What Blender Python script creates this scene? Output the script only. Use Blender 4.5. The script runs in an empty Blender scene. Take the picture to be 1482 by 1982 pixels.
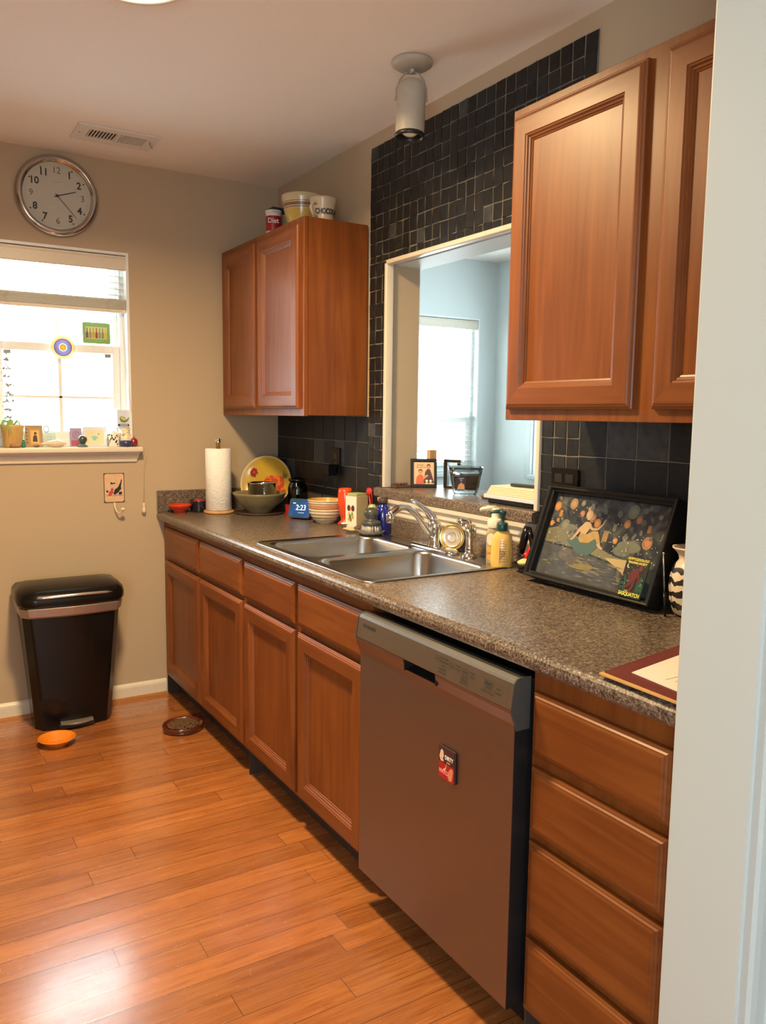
import bpy, bmesh, math, random
from mathutils import Matrix, Vector
random.seed(7)
SC = bpy.context.scene
COL = SC.collection
# ------------------------------------------------------------------ camera
CAMP = Vector((-1.7452, -3.9034, 1.3929)); YAW, PIT, ROL, FPX = 0.548406, -0.119047, 0.012421, 1574.2
def cam_matrix():
    cy, sy, cp, sp = math.cos(YAW), math.sin(YAW), math.cos(PIT), math.sin(PIT)
    f = Vector((sy*cp, cy*cp, sp)); r = Vector((cy, -sy, 0)); u = r.cross(f)
    c, s = math.cos(ROL), math.sin(ROL)
    r2 = c*r + s*u; u2 = c*u - s*r
    m = Matrix((r2, u2, -f)).transposed().to_4x4(); m.translation = CAMP
    return m
cd = bpy.data.cameras.new('camera'); cam = bpy.data.objects.new('camera', cd); COL.objects.link(cam)
cam.matrix_world = cam_matrix()
cd.sensor_fit = 'VERTICAL'; cd.sensor_height = 24; cd.lens = 24*FPX/1982; cd.clip_start = .02
SC.camera = cam
# ------------------------------------------------------------------ light and exposure
SC.view_settings.view_transform = 'Standard'; SC.view_settings.look = 'None'
SC.view_settings.gamma = 1; SC.view_settings.use_curve_mapping = False
SC.view_settings.exposure = 0.25
w = bpy.data.worlds.new('daylight'); SC.world = w; w.use_nodes = True
bg = w.node_tree.nodes['Background']; bg.inputs[0].default_value = (.80, .94, 1, 1); bg.inputs[1].default_value = 12.5
def area(name, loc, rot, sx, sy, power=0, color=(1, 1, 1), portal=False, shape='RECTANGLE', spread=None):
    l = bpy.data.lights.new(name, 'AREA'); l.shape = shape; l.size = sx; l.size_y = sy; l.energy = power; l.color = color
    if spread: l.spread = spread
    if portal: l.cycles.is_portal = True
    o = bpy.data.objects.new(name, l); o.location = loc; o.rotation_euler = rot; COL.objects.link(o); return o
H90 = math.pi/2
area('kitchen_window_portal', (-1.055, .14, 1.67), (-H90, 0, 0), .66, .92, portal=True)      # faces -y
area('dining_window_portal', (1.52, 1.10, 1.55), (-H90, 0, 0), 1.1, 1.15, portal=True)
area('side_window_portal', (2.30, -.10, 1.50), (0, H90, 0), 1.2, 1.15, portal=True)             # faces -x
area('left_opening_portal', (-3.12, -5.35, 1.3), (0, -H90, 0), 1.4, 1.5, portal=True)             # faces +x; unseen opening added to bring daylight onto the stub wall
LAMP = (1, .70, .35)

# ------------------------------------------------------------------ materials
def nt(name):
    m = bpy.data.materials.new(name); m.use_nodes = True; t = m.node_tree; return m, t, t.nodes, t.links, t.nodes['Principled BSDF']
MC = {}
def P(col, rough=.5, metal=0, name=None, bump=0, bs=60, coat=0, spec=.5, emit=0, var=0, sheen=0):
    key = (tuple(col), rough, metal, bump, bs, coat, spec, emit, var)
    if key in MC: return MC[key]
    m, t, N, L, b = nt(name or 'paint_%d' % len(MC)); MC[key] = m
    c4 = tuple(col)+(1,)
    b.inputs['Base Color'].default_value = c4; b.inputs['Roughness'].default_value = rough; b.inputs['Metallic'].default_value = metal
    b.inputs['Coat Weight'].default_value = coat; b.inputs['Specular IOR Level'].default_value = spec
    if emit: b.inputs['Emission Color'].default_value = c4; b.inputs['Emission Strength'].default_value = emit
    tc = N.new('ShaderNodeTexCoord'); n = N.new('ShaderNodeTexNoise'); L.new(tc.outputs['Object'], n.inputs['Vector'])
    n.inputs['Scale'].default_value = bs; n.inputs['Detail'].default_value = 3
    v = var or .06
    mx = N.new('ShaderNodeMix'); mx.data_type = 'RGBA'; L.new(n.outputs['Fac'], mx.inputs['Factor'])
    mx.inputs['A'].default_value = tuple(x*(1-v) for x in col)+(1,); mx.inputs['B'].default_value = tuple(min(1, x*(1+v)) for x in col)+(1,)
    L.new(mx.outputs['Result'], b.inputs['Base Color'])
    if bump:
        bp = N.new('ShaderNodeBump'); bp.inputs['Strength'].default_value = bump; bp.inputs['Distance'].default_value = .002
        L.new(n.outputs['Fac'], bp.inputs['Height']); L.new(bp.outputs['Normal'], b.inputs['Normal'])
    return m
def ramp(N, stops):
    r = N.new('ShaderNodeValToRGB'); e = r.color_ramp.elements
    while len(e) < len(stops): e.new(.5)
    for x, (p, c) in zip(e, stops): x.position = p; x.color = tuple(c)+(1,)
    return r
def wood(name, cols, scale, rough=.42, coat=.08, dist=1.2):
    m, t, N, L, b = nt(name)
    tc = N.new('ShaderNodeTexCoord'); mp = N.new('ShaderNodeMapping'); mp.inputs['Scale'].default_value = scale
    L.new(tc.outputs['Object'], mp.inputs['Vector'])
    n = N.new('ShaderNodeTexNoise'); n.inputs['Scale'].default_value = 1; n.inputs['Detail'].default_value = 6; n.inputs['Distortion'].default_value = dist
    L.new(mp.outputs[0], n.inputs['Vector'])
    n2 = N.new('ShaderNodeTexNoise'); n2.inputs['Scale'].default_value = 3.5; L.new(tc.outputs['Object'], n2.inputs['Vector'])
    ad = N.new('ShaderNodeMath'); ad.operation = 'ADD'; L.new(n.outputs['Fac'], ad.inputs[0])
    ml = N.new('ShaderNodeMath'); ml.operation = 'MULTIPLY_ADD'; L.new(n2.outputs['Fac'], ml.inputs[0]); ml.inputs[1].default_value = .5; ml.inputs[2].default_value = -.25
    L.new(ml.outputs[0], ad.inputs[1])
    r = ramp(N, [(.25, cols[0]), (.5, cols[1]), (.75, cols[2])]); L.new(ad.outputs[0], r.inputs[0]); L.new(r.outputs[0], b.inputs['Base Color'])
    b.inputs['Roughness'].default_value = rough; b.inputs['Specular IOR Level'].default_value = .38; b.inputs['Coat Weight'].default_value = coat; b.inputs['Coat Roughness'].default_value = .25
    bp = N.new('ShaderNodeBump'); bp.inputs['Strength'].default_value = .06; bp.inputs['Distance'].default_value = .001
    L.new(n.outputs['Fac'], bp.inputs['Height']); L.new(bp.outputs['Normal'], b.inputs['Normal'])
    return m
CC = [(.140, .036, .006), (.19, .053, .0095), (.24, .074, .0135)]
M_cabv = wood('cherry_stained_maple', CC, (28, 28, 2.0))
M_cabh = wood('cherry_stained_maple_horizontal', CC, (28, 2.0, 28))
M_cabdark = wood('cabinet_box_wood', [(.17, .05, .016), (.22, .068, .022), (.27, .09, .03)], (28, 28, 2))
def floor_mat():
    m, t, N, L, b = nt('oak_plank_floor')
    tc = N.new('ShaderNodeTexCoord'); mp = N.new('ShaderNodeMapping'); mp.inputs['Location'].default_value = (0.37, .018, 0)
    L.new(tc.outputs['Object'], mp.inputs['Vector'])
    def M(op, a, b_=None, c=None):
        n_ = N.new('ShaderNodeMath'); n_.operation = op
        for i, q in enumerate((a, b_, c)):
            if q is None: continue
            if isinstance(q, (int, float)): n_.inputs[i].default_value = q
            else: L.new(q, n_.inputs[i])
        return n_.outputs[0]
    sp_ = N.new('ShaderNodeSeparateXYZ'); L.new(mp.outputs[0], sp_.inputs[0])
    yr = M('DIVIDE', sp_.outputs[1], .08); row = M('FLOOR', yr); fy = M('SUBTRACT', yr, row)
    wr = N.new('ShaderNodeTexWhiteNoise'); wr.noise_dimensions = '1D'; L.new(row, wr.inputs['W'])
    xr = M('ADD', M('DIVIDE', sp_.outputs[0], 1.15), M('MULTIPLY', wr.outputs['Value'], 7.3)); ix = M('FLOOR', xr); fx_ = M('SUBTRACT', xr, ix)
    cb = N.new('ShaderNodeCombineXYZ'); L.new(row, cb.inputs[0]); L.new(ix, cb.inputs[1])
    wp = N.new('ShaderNodeTexWhiteNoise'); wp.noise_dimensions = '2D'; L.new(cb.outputs[0], wp.inputs['Vector'])
    dy = M('MULTIPLY', M('MINIMUM', fy, M('SUBTRACT', 1.0, fy)), .08); dx = M('MULTIPLY', M('MINIMUM', fx_, M('SUBTRACT', 1.0, fx_)), 1.15)
    dd = M('MINIMUM', dy, dx); gap_ = N.new('ShaderNodeMapRange'); gap_.inputs['From Min'].default_value = .0004; gap_.inputs['From Max'].default_value = .0016; gap_.inputs['To Min'].default_value = 1; gap_.inputs['To Max'].default_value = 0; L.new(dd, gap_.inputs['Value'])
    plank = wp.outputs['Value']; gapf = gap_.outputs[0]
    sx = N.new('ShaderNodeMapping'); sx.inputs['Scale'].default_value = (1.6, 22, 1); L.new(tc.outputs['Object'], sx.inputs['Vector'])
    n = N.new('ShaderNodeTexNoise'); n.noise_dimensions = '4D'; n.inputs['Scale'].default_value = 1.3; n.inputs['Detail'].default_value = 7; n.inputs['Distortion'].default_value = 1.6
    L.new(sx.outputs[0], n.inputs['Vector'])
    mw = N.new('ShaderNodeMath'); mw.operation = 'MULTIPLY'; mw.inputs[1].default_value = 13; L.new(plank, mw.inputs[0]); L.new(mw.outputs[0], n.inputs['W'])
    r = ramp(N, [(.28, (.29, .098, .026)), (.46, (.375, .137, .038)), (.64, (.45, .180, .054))]); L.new(n.outputs['Fac'], r.inputs[0])
    # fine pores
    fx = N.new('ShaderNodeMapping'); fx.inputs['Scale'].default_value = (9, 260, 1); L.new(tc.outputs['Object'], fx.inputs['Vector'])
    fn = N.new('ShaderNodeTexNoise'); fn.inputs['Scale'].default_value = 1; fn.inputs['Detail'].default_value = 2; L.new(fx.outputs[0], fn.inputs['Vector'])
    fr = ramp(N, [(.35, (.70, .62, .58)), (.5, (1, 1, 1)), (1, (1, 1, 1))]); L.new(fn.outputs['Fac'], fr.inputs[0])
    m1 = N.new('ShaderNodeMix'); m1.data_type = 'RGBA'; m1.blend_type = 'MULTIPLY'; m1.inputs['Factor'].default_value = .8
    L.new(r.outputs[0], m1.inputs['A']); L.new(fr.outputs[0], m1.inputs['B'])
    pr = ramp(N, [(0, (.80, .74, .72)), (.5, (1, .95, .95)), (1, (1.12, 1.06, 1.0))]); L.new(plank, pr.inputs[0])
    m2 = N.new('ShaderNodeMix'); m2.data_type = 'RGBA'; m2.blend_type = 'MULTIPLY'; m2.inputs['Factor'].default_value = 1
    L.new(m1.outputs['Result'], m2.inputs['A']); L.new(pr.outputs[0], m2.inputs['B'])
    m3 = N.new('ShaderNodeMix'); m3.data_type = 'RGBA'; L.new(gapf, m3.inputs['Factor']); L.new(m2.outputs['Result'], m3.inputs['A']); m3.inputs['B'].default_value = (.13, .045, .015, 1)
    L.new(m3.outputs['Result'], b.inputs['Base Color'])
    b.inputs['Roughness'].default_value = .3; b.inputs['Specular IOR Level'].default_value = .6; b.inputs['Coat Weight'].default_value = 1.0; b.inputs['Coat Roughness'].default_value = .17
    wn = N.new('ShaderNodeTexNoise'); wn.inputs['Scale'].default_value = 24; wn.inputs['Detail'].default_value = 3; L.new(tc.outputs['Object'], wn.inputs['Vector'])
    rr = N.new('ShaderNodeMapRange'); rr.inputs['To Min'].default_value = .20; rr.inputs['To Max'].default_value = .32; L.new(wn.outputs['Fac'], rr.inputs['Value']); L.new(rr.outputs[0], b.inputs['Roughness'])
    bp = N.new('ShaderNodeBump'); bp.inputs['Strength'].default_value = .10; bp.inputs['Distance'].default_value = .004; L.new(wn.outputs['Fac'], bp.inputs['Height'])
    b2 = N.new('ShaderNodeBump'); b2.invert = True; b2.inputs['Strength'].default_value = .5; b2.inputs['Distance'].default_value = .001; L.new(gapf, b2.inputs['Height']); L.new(bp.outputs['Normal'], b2.inputs['Normal'])
    L.new(b2.outputs['Normal'], b.inputs['Normal'])
    return m
M_floor = floor_mat()
def laminate():
    m, t, N, L, b = nt('speckled_laminate')
    tc = N.new('ShaderNodeTexCoord')
    n = N.new('ShaderNodeTexNoise'); n.inputs['Scale'].default_value = 190; n.inputs['Detail'].default_value = 3; n.inputs['Roughness'].default_value = .7; L.new(tc.outputs['Object'], n.inputs['Vector'])
    r = ramp(N, [(.36, (.016, .011, .010)), (.45, (.10, .074, .056)), (.56, (.17, .132, .102)), (.66, (.38, .31, .25))]); L.new(n.outputs['Fac'], r.inputs[0])
    n2 = N.new('ShaderNodeTexNoise'); n2.inputs['Scale'].default_value = 70; n2.inputs['Detail'].default_value = 2; L.new(tc.outputs['Object'], n2.inputs['Vector'])
    r2 = ramp(N, [(.3, (.75, .73, .72)), (.7, (1.2, 1.18, 1.15))]); L.new(n2.outputs['Fac'], r2.inputs[0])
    mx = N.new('ShaderNodeMix'); mx.data_type = 'RGBA'; mx.blend_type = 'MULTIPLY'; mx.inputs['Factor'].default_value = 1
    L.new(r.outputs[0], mx.inputs['A']); L.new(r2.outputs[0], mx.inputs['B']); L.new(mx.outputs['Result'], b.inputs['Base Color'])
    b.inputs['Roughness'].default_value = .30; b.inputs['Specular IOR Level'].default_value = .6
    return m
M_lam = laminate()
def slate():
    m, t, N, L, b = nt('black_slate_tile')
    a = N.new('ShaderNodeAttribute'); a.attribute_name = 'tint'
    tc = N.new('ShaderNodeTexCoord'); n = N.new('ShaderNodeTexNoise'); n.inputs['Scale'].default_value = 45; n.inputs['Detail'].default_value = 5; L.new(tc.outputs['Object'], n.inputs['Vector'])
    r = ramp(N, [(.3, (.7, .7, .7)), (.7, (1.35, 1.3, 1.25))]); L.new(n.outputs['Fac'], r.inputs[0])
    mx = N.new('ShaderNodeMix'); mx.data_type = 'RGBA'; mx.blend_type = 'MULTIPLY'; mx.inputs['Factor'].default_value = 1
    L.new(a.outputs['Color'], mx.inputs['A']); L.new(r.outputs[0], mx.inputs['B']); L.new(mx.outputs['Result'], b.inputs['Base Color'])
    b.inputs['Roughness'].default_value = .5; b.inputs['Specular IOR Level'].default_value = .3
    bp = N.new('ShaderNodeBump'); bp.inputs['Strength'].default_value = .35; bp.inputs['Distance'].default_value = .002; L.new(n.outputs['Fac'], bp.inputs['Height']); L.new(bp.outputs['Normal'], b.inputs['Normal'])
    return m
M_slate = slate()
M_grout = P((.19, .165, .13), .9, bump=.3, bs=200)
def steel(name, col, rough, sc):
    m, t, N, L, b = nt(name)
    tc = N.new('ShaderNodeTexCoord'); mp = N.new('ShaderNodeMapping'); mp.inputs['Scale'].default_value = sc; L.new(tc.outputs['Object'], mp.inputs['Vector'])
    n = N.new('ShaderNodeTexNoise'); n.inputs['Scale'].default_value = 1; n.inputs['Detail'].default_value = 3; L.new(mp.outputs[0], n.inputs['Vector'])
    rr = N.new('ShaderNodeMapRange'); rr.inputs['To Min'].default_value = rough*.8; rr.inputs['To Max'].default_value = rough*1.25; L.new(n.outputs['Fac'], rr.inputs['Value']); L.new(rr.outputs[0], b.inputs['Roughness'])
    b.inputs['Base Color'].default_value = tuple(col)+(1,); b.inputs['Metallic'].default_value = 1
    bp = N.new('ShaderNodeBump'); bp.inputs['Strength'].default_value = .03; bp.inputs['Distance'].default_value = .001; L.new(n.outputs['Fac'], bp.inputs['Height']); L.new(bp.outputs['Normal'], b.inputs['Normal'])
    return m
M_steel = steel('brushed_steel', (.275, .255, .275), .36, (400, 3, 400))
M_sink = steel('sink_steel', (.50, .49, .48), .24, (3, 300, 300))
M_chrome = P((.72, .72, .72), .08, 1, 'chrome')
M_wall = P((.48, .375, .255), .75, name='greige_wall_paint', bump=.08, bs=180)
M_wallb = P((.66, .71, .71), .75, name='pale_blue_grey_paint', bump=.05, bs=180)
M_ceil = P((.88, .83, .77), .85, name='ceiling_paint', bump=.1, bs=150)
M_trim = P((.72, .65, .54), .35, name='cream_gloss_trim')
M_white = P((.55, .61, .60), .45, name='white_semi_gloss', var=.015, bs=4)
M_vinyl = P((.80, .84, .86), .35, name='white_vinyl')
M_black = P((.012, .012, .013), .35, name='black_plastic')
M_blackg = P((.006, .005, .005), .22, spec=.3, name='glossy_black_plastic')
def glass(name, tint=(1, 1, 1), refl=.08, dens=1.0):
    m = bpy.data.materials.new(name); m.use_nodes = True; N = m.node_tree.nodes; L = m.node_tree.links; N.clear()
    o = N.new('ShaderNodeOutputMaterial'); mix = N.new('ShaderNodeMixShader'); tr = N.new('ShaderNodeBsdfTransparent'); gl = N.new('ShaderNodeBsdfGlossy')
    tr.inputs[0].default_value = tuple(tint)+(1,); gl.inputs['Roughness'].default_value = .03
    lw = N.new('ShaderNodeLayerWeight'); lw.inputs['Blend'].default_value = .25
    mr = N.new('ShaderNodeMapRange'); mr.inputs['To Min'].default_value = refl*.5; mr.inputs['To Max'].default_value = min(1, refl*6); L.new(lw.outputs['Fresnel'], mr.inputs['Value'])
    L.new(mr.outputs[0], mix.inputs[0]); L.new(tr.outputs[0], mix.inputs[1]); L.new(gl.outputs[0], mix.inputs[2]); L.new(mix.outputs[0], o.inputs[0]); return m
M_pane = glass('window_glass', (.97, .99, .99), .05)
M_glass = glass('clear_glass', (.86, .90, .90), .16)
M_gglass = glass('dark_green_glass', (.25, .36, .34), .10)
def translucent(name, col, tw=.5):
    m, t, N, L, b = nt(name); b.inputs['Base Color'].default_value = tuple(col)+(1,); b.inputs['Roughness'].default_value = .4
    tl = N.new('ShaderNodeBsdfTranslucent'); tl.inputs[0].default_value = tuple(col)+(1,); mix = N.new('ShaderNodeMixShader'); mix.inputs[0].default_value = tw
    L.new(b.outputs[0], mix.inputs[1]); L.new(tl.outputs[0], mix.inputs[2]); L.new(mix.outputs[0], N['Material Output'].inputs[0]); return m
M_slat = translucent('blind_slat_vinyl', (.86, .84, .76), .35)

# ------------------------------------------------------------------ mesh builder
FONT = bpy.data.fonts.load('<builtin>') if False else None
BASE = {}
class MB:
    def __init__(s): s.bm = bmesh.new(); s.mats = []; s.M = Matrix.Identity(4)
    def mi(s, m):
        if m not in s.mats: s.mats.append(m)
        return s.mats.index(m)
    def v(s, p): return s.bm.verts.new(s.M @ Vector(p))
    def face(s, vs, m, smooth=False):
        try: f = s.bm.faces.new(vs)
        except ValueError: return None
        f.material_index = s.mi(m); f.smooth = smooth; return f
    def box(s, x0, x1, y0, y1, z0, z1, m, bev=0, seg=2):
        b = bmesh.new(); bmesh.ops.create_cube(b, size=1)
        for v in b.verts: v.co = Vector(((x0+x1)/2+v.co.x*(x1-x0), (y0+y1)/2+v.co.y*(y1-y0), (z0+z1)/2+v.co.z*(z1-z0)))
        if bev: bmesh.ops.bevel(b, geom=b.edges[:], offset=bev, segments=seg, profile=.5, affect='EDGES')
        s.merge(b, m, bool(bev) and seg > 2); return s
    def merge(s, b, m, smooth=False):
        mp = {v: s.bm.verts.new(s.M @ v.co) for v in b.verts}
        k = s.mi(m)
        for f in b.faces:
            try: g = s.bm.faces.new([mp[v] for v in f.verts])
            except ValueError: continue
            g.material_index = k; g.smooth = smooth
        b.free()
    def poly(s, pts, m): s.face([s.v(p) for p in pts], m)
    def prism(s, pts, d, m, smooth=False):
        """pts 3D ring, extruded by vector d"""
        d = Vector(d); a = [s.v(p) for p in pts]; b = [s.v(Vector(p)+d) for p in pts]; n = len(pts)
        s.face(a[::-1], m); s.face(b, m)
        for i in range(n): s.face([a[i], a[(i+1) % n], b[(i+1) % n], b[i]], m, smooth)
    def lathe(s, prof, m, c=(0, 0, 0), seg=40, smooth=True, sx=1, sy=1, T=None, a0=0, a1=2*math.pi):
        """prof [(r,z[,mat])]"""
        full = abs(a1-a0-2*math.pi) < 1e-6; n = seg if full else seg+1
        rings = []; T = T or Matrix.Translation(c)
        for p in prof:
            if p[0] < 1e-6: rings.append([s.v(T @ Vector((0, 0, p[1])))]); continue
            rings.append([s.v(T @ Vector((p[0]*sx*math.cos(a0+(a1-a0)*i/seg), p[0]*sy*math.sin(a0+(a1-a0)*i/seg), p[1]))) for i in range(n)])
        for j in range(len(rings)-1):
            A, B = rings[j], rings[j+1]; mm = prof[j][2] if len(prof[j]) > 2 else m
            for i in range(seg):
                k = (i+1) % n
                if len(A) == 1 and len(B) == 1: continue
                if len(A) == 1: s.face([A[0], B[k], B[i]], mm, smooth)
                elif len(B) == 1: s.face([A[i], A[k], B[0]], mm, smooth)
                else: s.face([A[i], A[k], B[k], B[i]], mm, smooth)
        return s
    def tube(s, pts, r, m, seg=10, cap=True):
        pts = [Vector(p) for p in pts]; n = len(pts); rs = r if isinstance(r, (list, tuple)) else [r]*n
        t0 = (pts[1]-pts[0]).normalized(); up = Vector((0, 0, 1)) if abs(t0.z) < .9 else Vector((1, 0, 0))
        nrm = t0.cross(up).normalized(); rings = []
        for i in range(n):
            t = (pts[min(i+1, n-1)]-pts[max(i-1, 0)]).normalized()
            nrm = (nrm-t*nrm.dot(t)).normalized(); bn = t.cross(nrm)
            rings.append([s.v(pts[i]+rs[i]*(math.cos(2*math.pi*k/seg)*nrm+math.sin(2*math.pi*k/seg)*bn)) for k in range(seg)])
        for a, b in zip(rings, rings[1:]):
            for k in range(seg): s.face([a[k], a[(k+1) % seg], b[(k+1) % seg], b[k]], m, True)
        if cap: s.face(rings[0][::-1], m); s.face(rings[-1], m)
        return s
    def rings(s, loops, m, close0=True, close1=True, smooth=False, mats=None):
        R_ = [[s.v(p) for p in l] for l in loops]; n = len(R_[0])
        for j, (a, b) in enumerate(zip(R_, R_[1:])):
            mm = mats[j] if mats else m
            for k in range(n): s.face([a[k], a[(k+1) % n], b[(k+1) % n], b[k]], mm, smooth)
        if close0: s.face(R_[0][::-1], mats[0] if mats else m)
        if close1: s.face(R_[-1], mats[-1] if mats else m)
        return s
    def text(s, txt, size, m, T, depth=.0004, align='CENTER', bold=0, sx=1):
        cu = bpy.data.curves.new('t', 'FONT'); cu.body = txt; cu.size = size; cu.align_x = align; cu.align_y = 'CENTER'; cu.extrude = depth; cu.offset = bold; cu.resolution_u = 3
        o = bpy.data.objects.new('t', cu); COL.objects.link(o); bpy.context.view_layer.update()
        me = bpy.data.meshes.new_from_object(o.evaluated_get(bpy.context.evaluated_depsgraph_get()))
        b = bmesh.new(); b.from_mesh(me)
        for v in b.verts: v.co = T @ Vector((v.co.x*sx, v.co.y, v.co.z))
        bpy.data.objects.remove(o); bpy.data.curves.remove(cu); bpy.data.meshes.remove(me)
        s.merge(b, m); return s
    def blob(s, c, rx, ry, rz, m, seg=16, noise=0):
        b = bmesh.new(); bmesh.ops.create_uvsphere(b, u_segments=seg, v_segments=max(6, seg//2), radius=1)
        for v in b.verts:
            k = 1+random.uniform(-noise, noise); v.co = Vector((c[0]+v.co.x*rx*k, c[1]+v.co.y*ry*k, c[2]+v.co.z*rz*k))
        s.merge(b, m, True); return s
    def build(s, name, parent=None, base=None, bevel=0, local=False):
        bmesh.ops.recalc_face_normals(s.bm, faces=s.bm.faces[:])
        if parent is not None: base = BASE[parent.name]
        base = Vector(base or (0, 0, 0))
        if not local:
            for v in s.bm.verts: v.co -= base
        me = bpy.data.meshes.new(name); s.bm.to_mesh(me); s.bm.free()
        for m in s.mats: me.materials.append(m)
        o = bpy.data.objects.new(name, me); COL.objects.link(o)
        if parent is not None: o.parent = parent
        else: o.location = base
        BASE[o.name] = base
        if bevel:
            md = o.modifiers.new('bevel', 'BEVEL'); md.width = bevel; md.segments = 2; md.limit_method = 'ANGLE'; md.angle_limit = .8
        return o
def thing(name, label, cat, base=(0, 0, 0), rz=0, group=None):
    o = bpy.data.objects.new(name, None); COL.objects.link(o); o.empty_display_size = .05
    o.location = base; o.rotation_euler = (0, 0, rz)
    BASE[o.name] = Vector(base); return tag(o, label, cat, group)
def tag(o, label, cat, group=None):
    o['label'] = label; o['category'] = cat
    if group: o['group'] = group
    return o
def struct(o): o['kind'] = 'structure'; return o
def frame(o, u, v):
    """matrix with local x=u, y=v, z=u x v at origin o"""
    u = Vector(u).normalized(); v = Vector(v).normalized(); n = u.cross(v)
    m = Matrix((u, v, n)).transposed().to_4x4(); m.translation = Vector(o); return m
def rrect(w, h, r, seg=5, cx=0, cy=0):
    out = []
    for (sx, sy, a) in ((1, 1, 0), (-1, 1, 90), (-1, -1, 180), (1, -1, 270)):
        for i in range(seg+1):
            t = math.radians(a+90*i/seg); out.append((cx+sx*(w/2-r)+r*math.cos(t), cy+sy*(h/2-r)+r*math.sin(t)))
    return out
def rect(w, h, cx=0, cy=0): return [(cx+w/2, cy+h/2), (cx-w/2, cy+h/2), (cx-w/2, cy-h/2), (cx+w/2, cy-h/2)]
def disc(mb, T, r, h, m, cx=0, cy=0, seg=24, sx=1, sy=1, rot=0):
    c, s_ = math.cos(rot), math.sin(rot)
    mb.face([mb.v(T @ Vector((cx+c*r*sx*math.cos(2*math.pi*i/seg)-s_*r*sy*math.sin(2*math.pi*i/seg), cy+s_*r*sx*math.cos(2*math.pi*i/seg)+c*r*sy*math.sin(2*math.pi*i/seg), h))) for i in range(seg)], m)
def flat(mb, T, pts, h, m): mb.face([mb.v(T @ Vector((p[0], p[1], h))) for p in pts], m)

# ------------------------------------------------------------------ room shell
CH = 2.514; WX = .154
mb = MB(); mb.box(-3.1, 2.3, -6.6, 1.06, -.05, 0, M_floor); struct(mb.build('floor'))
mb = MB(); mb.box(-3.1, 2.3, -6.6, 1.06, CH, CH+.08, M_ceil); struct(mb.build('ceiling'))
# wall_back with the window opening
WL, WR, WB, WT = -1.36, -.75, 1.23, 2.115
mb = MB()
for a in ((-3.1, WL, 0, CH), (WR, WX, 0, CH), (WL, WR, WT, CH), (WL, WR, 0, WB-.025)): mb.box(a[0], a[1], 0, .13, a[2], a[3], M_wall)
struct(mb.build('wall_back'))
# wall_right with the pass-through
PY0, PY1, PZ0, PZ1 = -1.058, -1.995, 1.055, 2.003
mb = MB()
mb.box(0, WX, PY0, 0, 0, CH, M_wall); mb.box(0, WX, -3.06, PY1, 0, CH, M_wall); mb.box(0, WX, PY1, PY0, PZ1, CH, M_wall); mb.box(0, WX, PY1, PY0, 0, PZ0, M_wall)
struct(mb.build('wall_right'))
mb = MB(); mb.box(WX-.02, WX, .13, .95, 0, CH, M_wallb)
mb.box(WX, WX+.004, PY0, .13, 0, CH, M_wallb); mb.box(WX, WX+.004, -3.06, PY1, 0, CH, M_wallb); mb.box(WX, WX+.004, PY1, PY0, PZ1, CH, M_wallb); mb.box(WX, WX+.004, PY1, PY0, 0, PZ0, M_wallb)
struct(mb.build('wall_passage'))
# stub wall in the foreground
SY0, SY1 = -3.200, -3.055
mb = MB(); mb.box(-.66, WX, SY0, SY1, 0, CH, M_white, .004, 2); struct(mb.build('wall_near'))
mb = MB()
prof = [(0, 0), (0, -.012), (.006, -.017), (.018, -.019), (.024, -.013), (.05, -.013), (.054, -.02), (.066, -.022), (.070, 0)]
mb.prism([(-.655+p[0], SY0+p[1], 0) for p in prof], (0, 0, CH-.001), M_white); struct(mb.build('trim_1'))
# far room
BWx0, BWx1, BWz0, BWz1 = 1.0, 2.03, .98, 2.10
mb = MB()
for a in ((WX-.02, BWx0, 0, CH), (BWx1, 2.31, 0, CH), (BWx0, BWx1, BWz1, CH), (BWx0, BWx1, 0, BWz0)): mb.box(a[0], a[1], .94, 1.06, a[2], a[3], M_wallb)
struct(mb.build('wall_far'))
SYa, SYb = -.70, .50
mb = MB()
for a in ((-6.6, SYa, 0, CH), (SYb, 1.06, 0, CH), (SYa, SYb, BWz1, CH), (SYa, SYb, 0, BWz0-.0)): mb.box(2.19, 2.31, a[0], a[1], a[2], a[3], M_wallb)
struct(mb.build('wall_side'))
mb = MB()
for a in ((-4.6, .13, 0, CH), (-6.6, -6.1, 0, CH), (-6.1, -4.6, 2.0, CH), (-6.1, -4.6, 0, .6)): mb.box(-3.1, -3.0, a[0], a[1], a[2], a[3], M_wall)  # unseen opening, sized for the daylight on the stub wall
struct(mb.build('wall_left'))
mb = MB()
for a in ((-3.1, 2.31, 0, CH),): mb.box(a[0], a[1], -6.6, -6.5, a[2], a[3], M_wallb)
struct(mb.build('wall_rear'))
# baseboard
mb = MB()
pr = [(0, 0), (-.012, 0), (-.012, .060), (-.010, .068), (-.006, .074), (0, .080)]
mb.prism([(-3.0, p[0]+0, p[1]) for p in pr], (2.387, 0, 0), M_trim)
mb.prism([(-3.0, 0, 0), (-3.0, -.028, 0), (-3.0, -.024, .010), (-3.0, -.012, .016)], (2.39, 0, 0), wood('shoe_moulding_wood', [(.30, .11, .03), (.38, .15, .04), (.45, .18, .05)], (2, 28, 28)))
struct(mb.build('baseboard_back'))
mb = MB(); mb.box(WX, 2.19, .925, .94, 0, .09, M_white); mb.box(2.175, 2.19, -6, .94, 0, .09, M_white); struct(mb.build('baseboard_far'))

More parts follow.
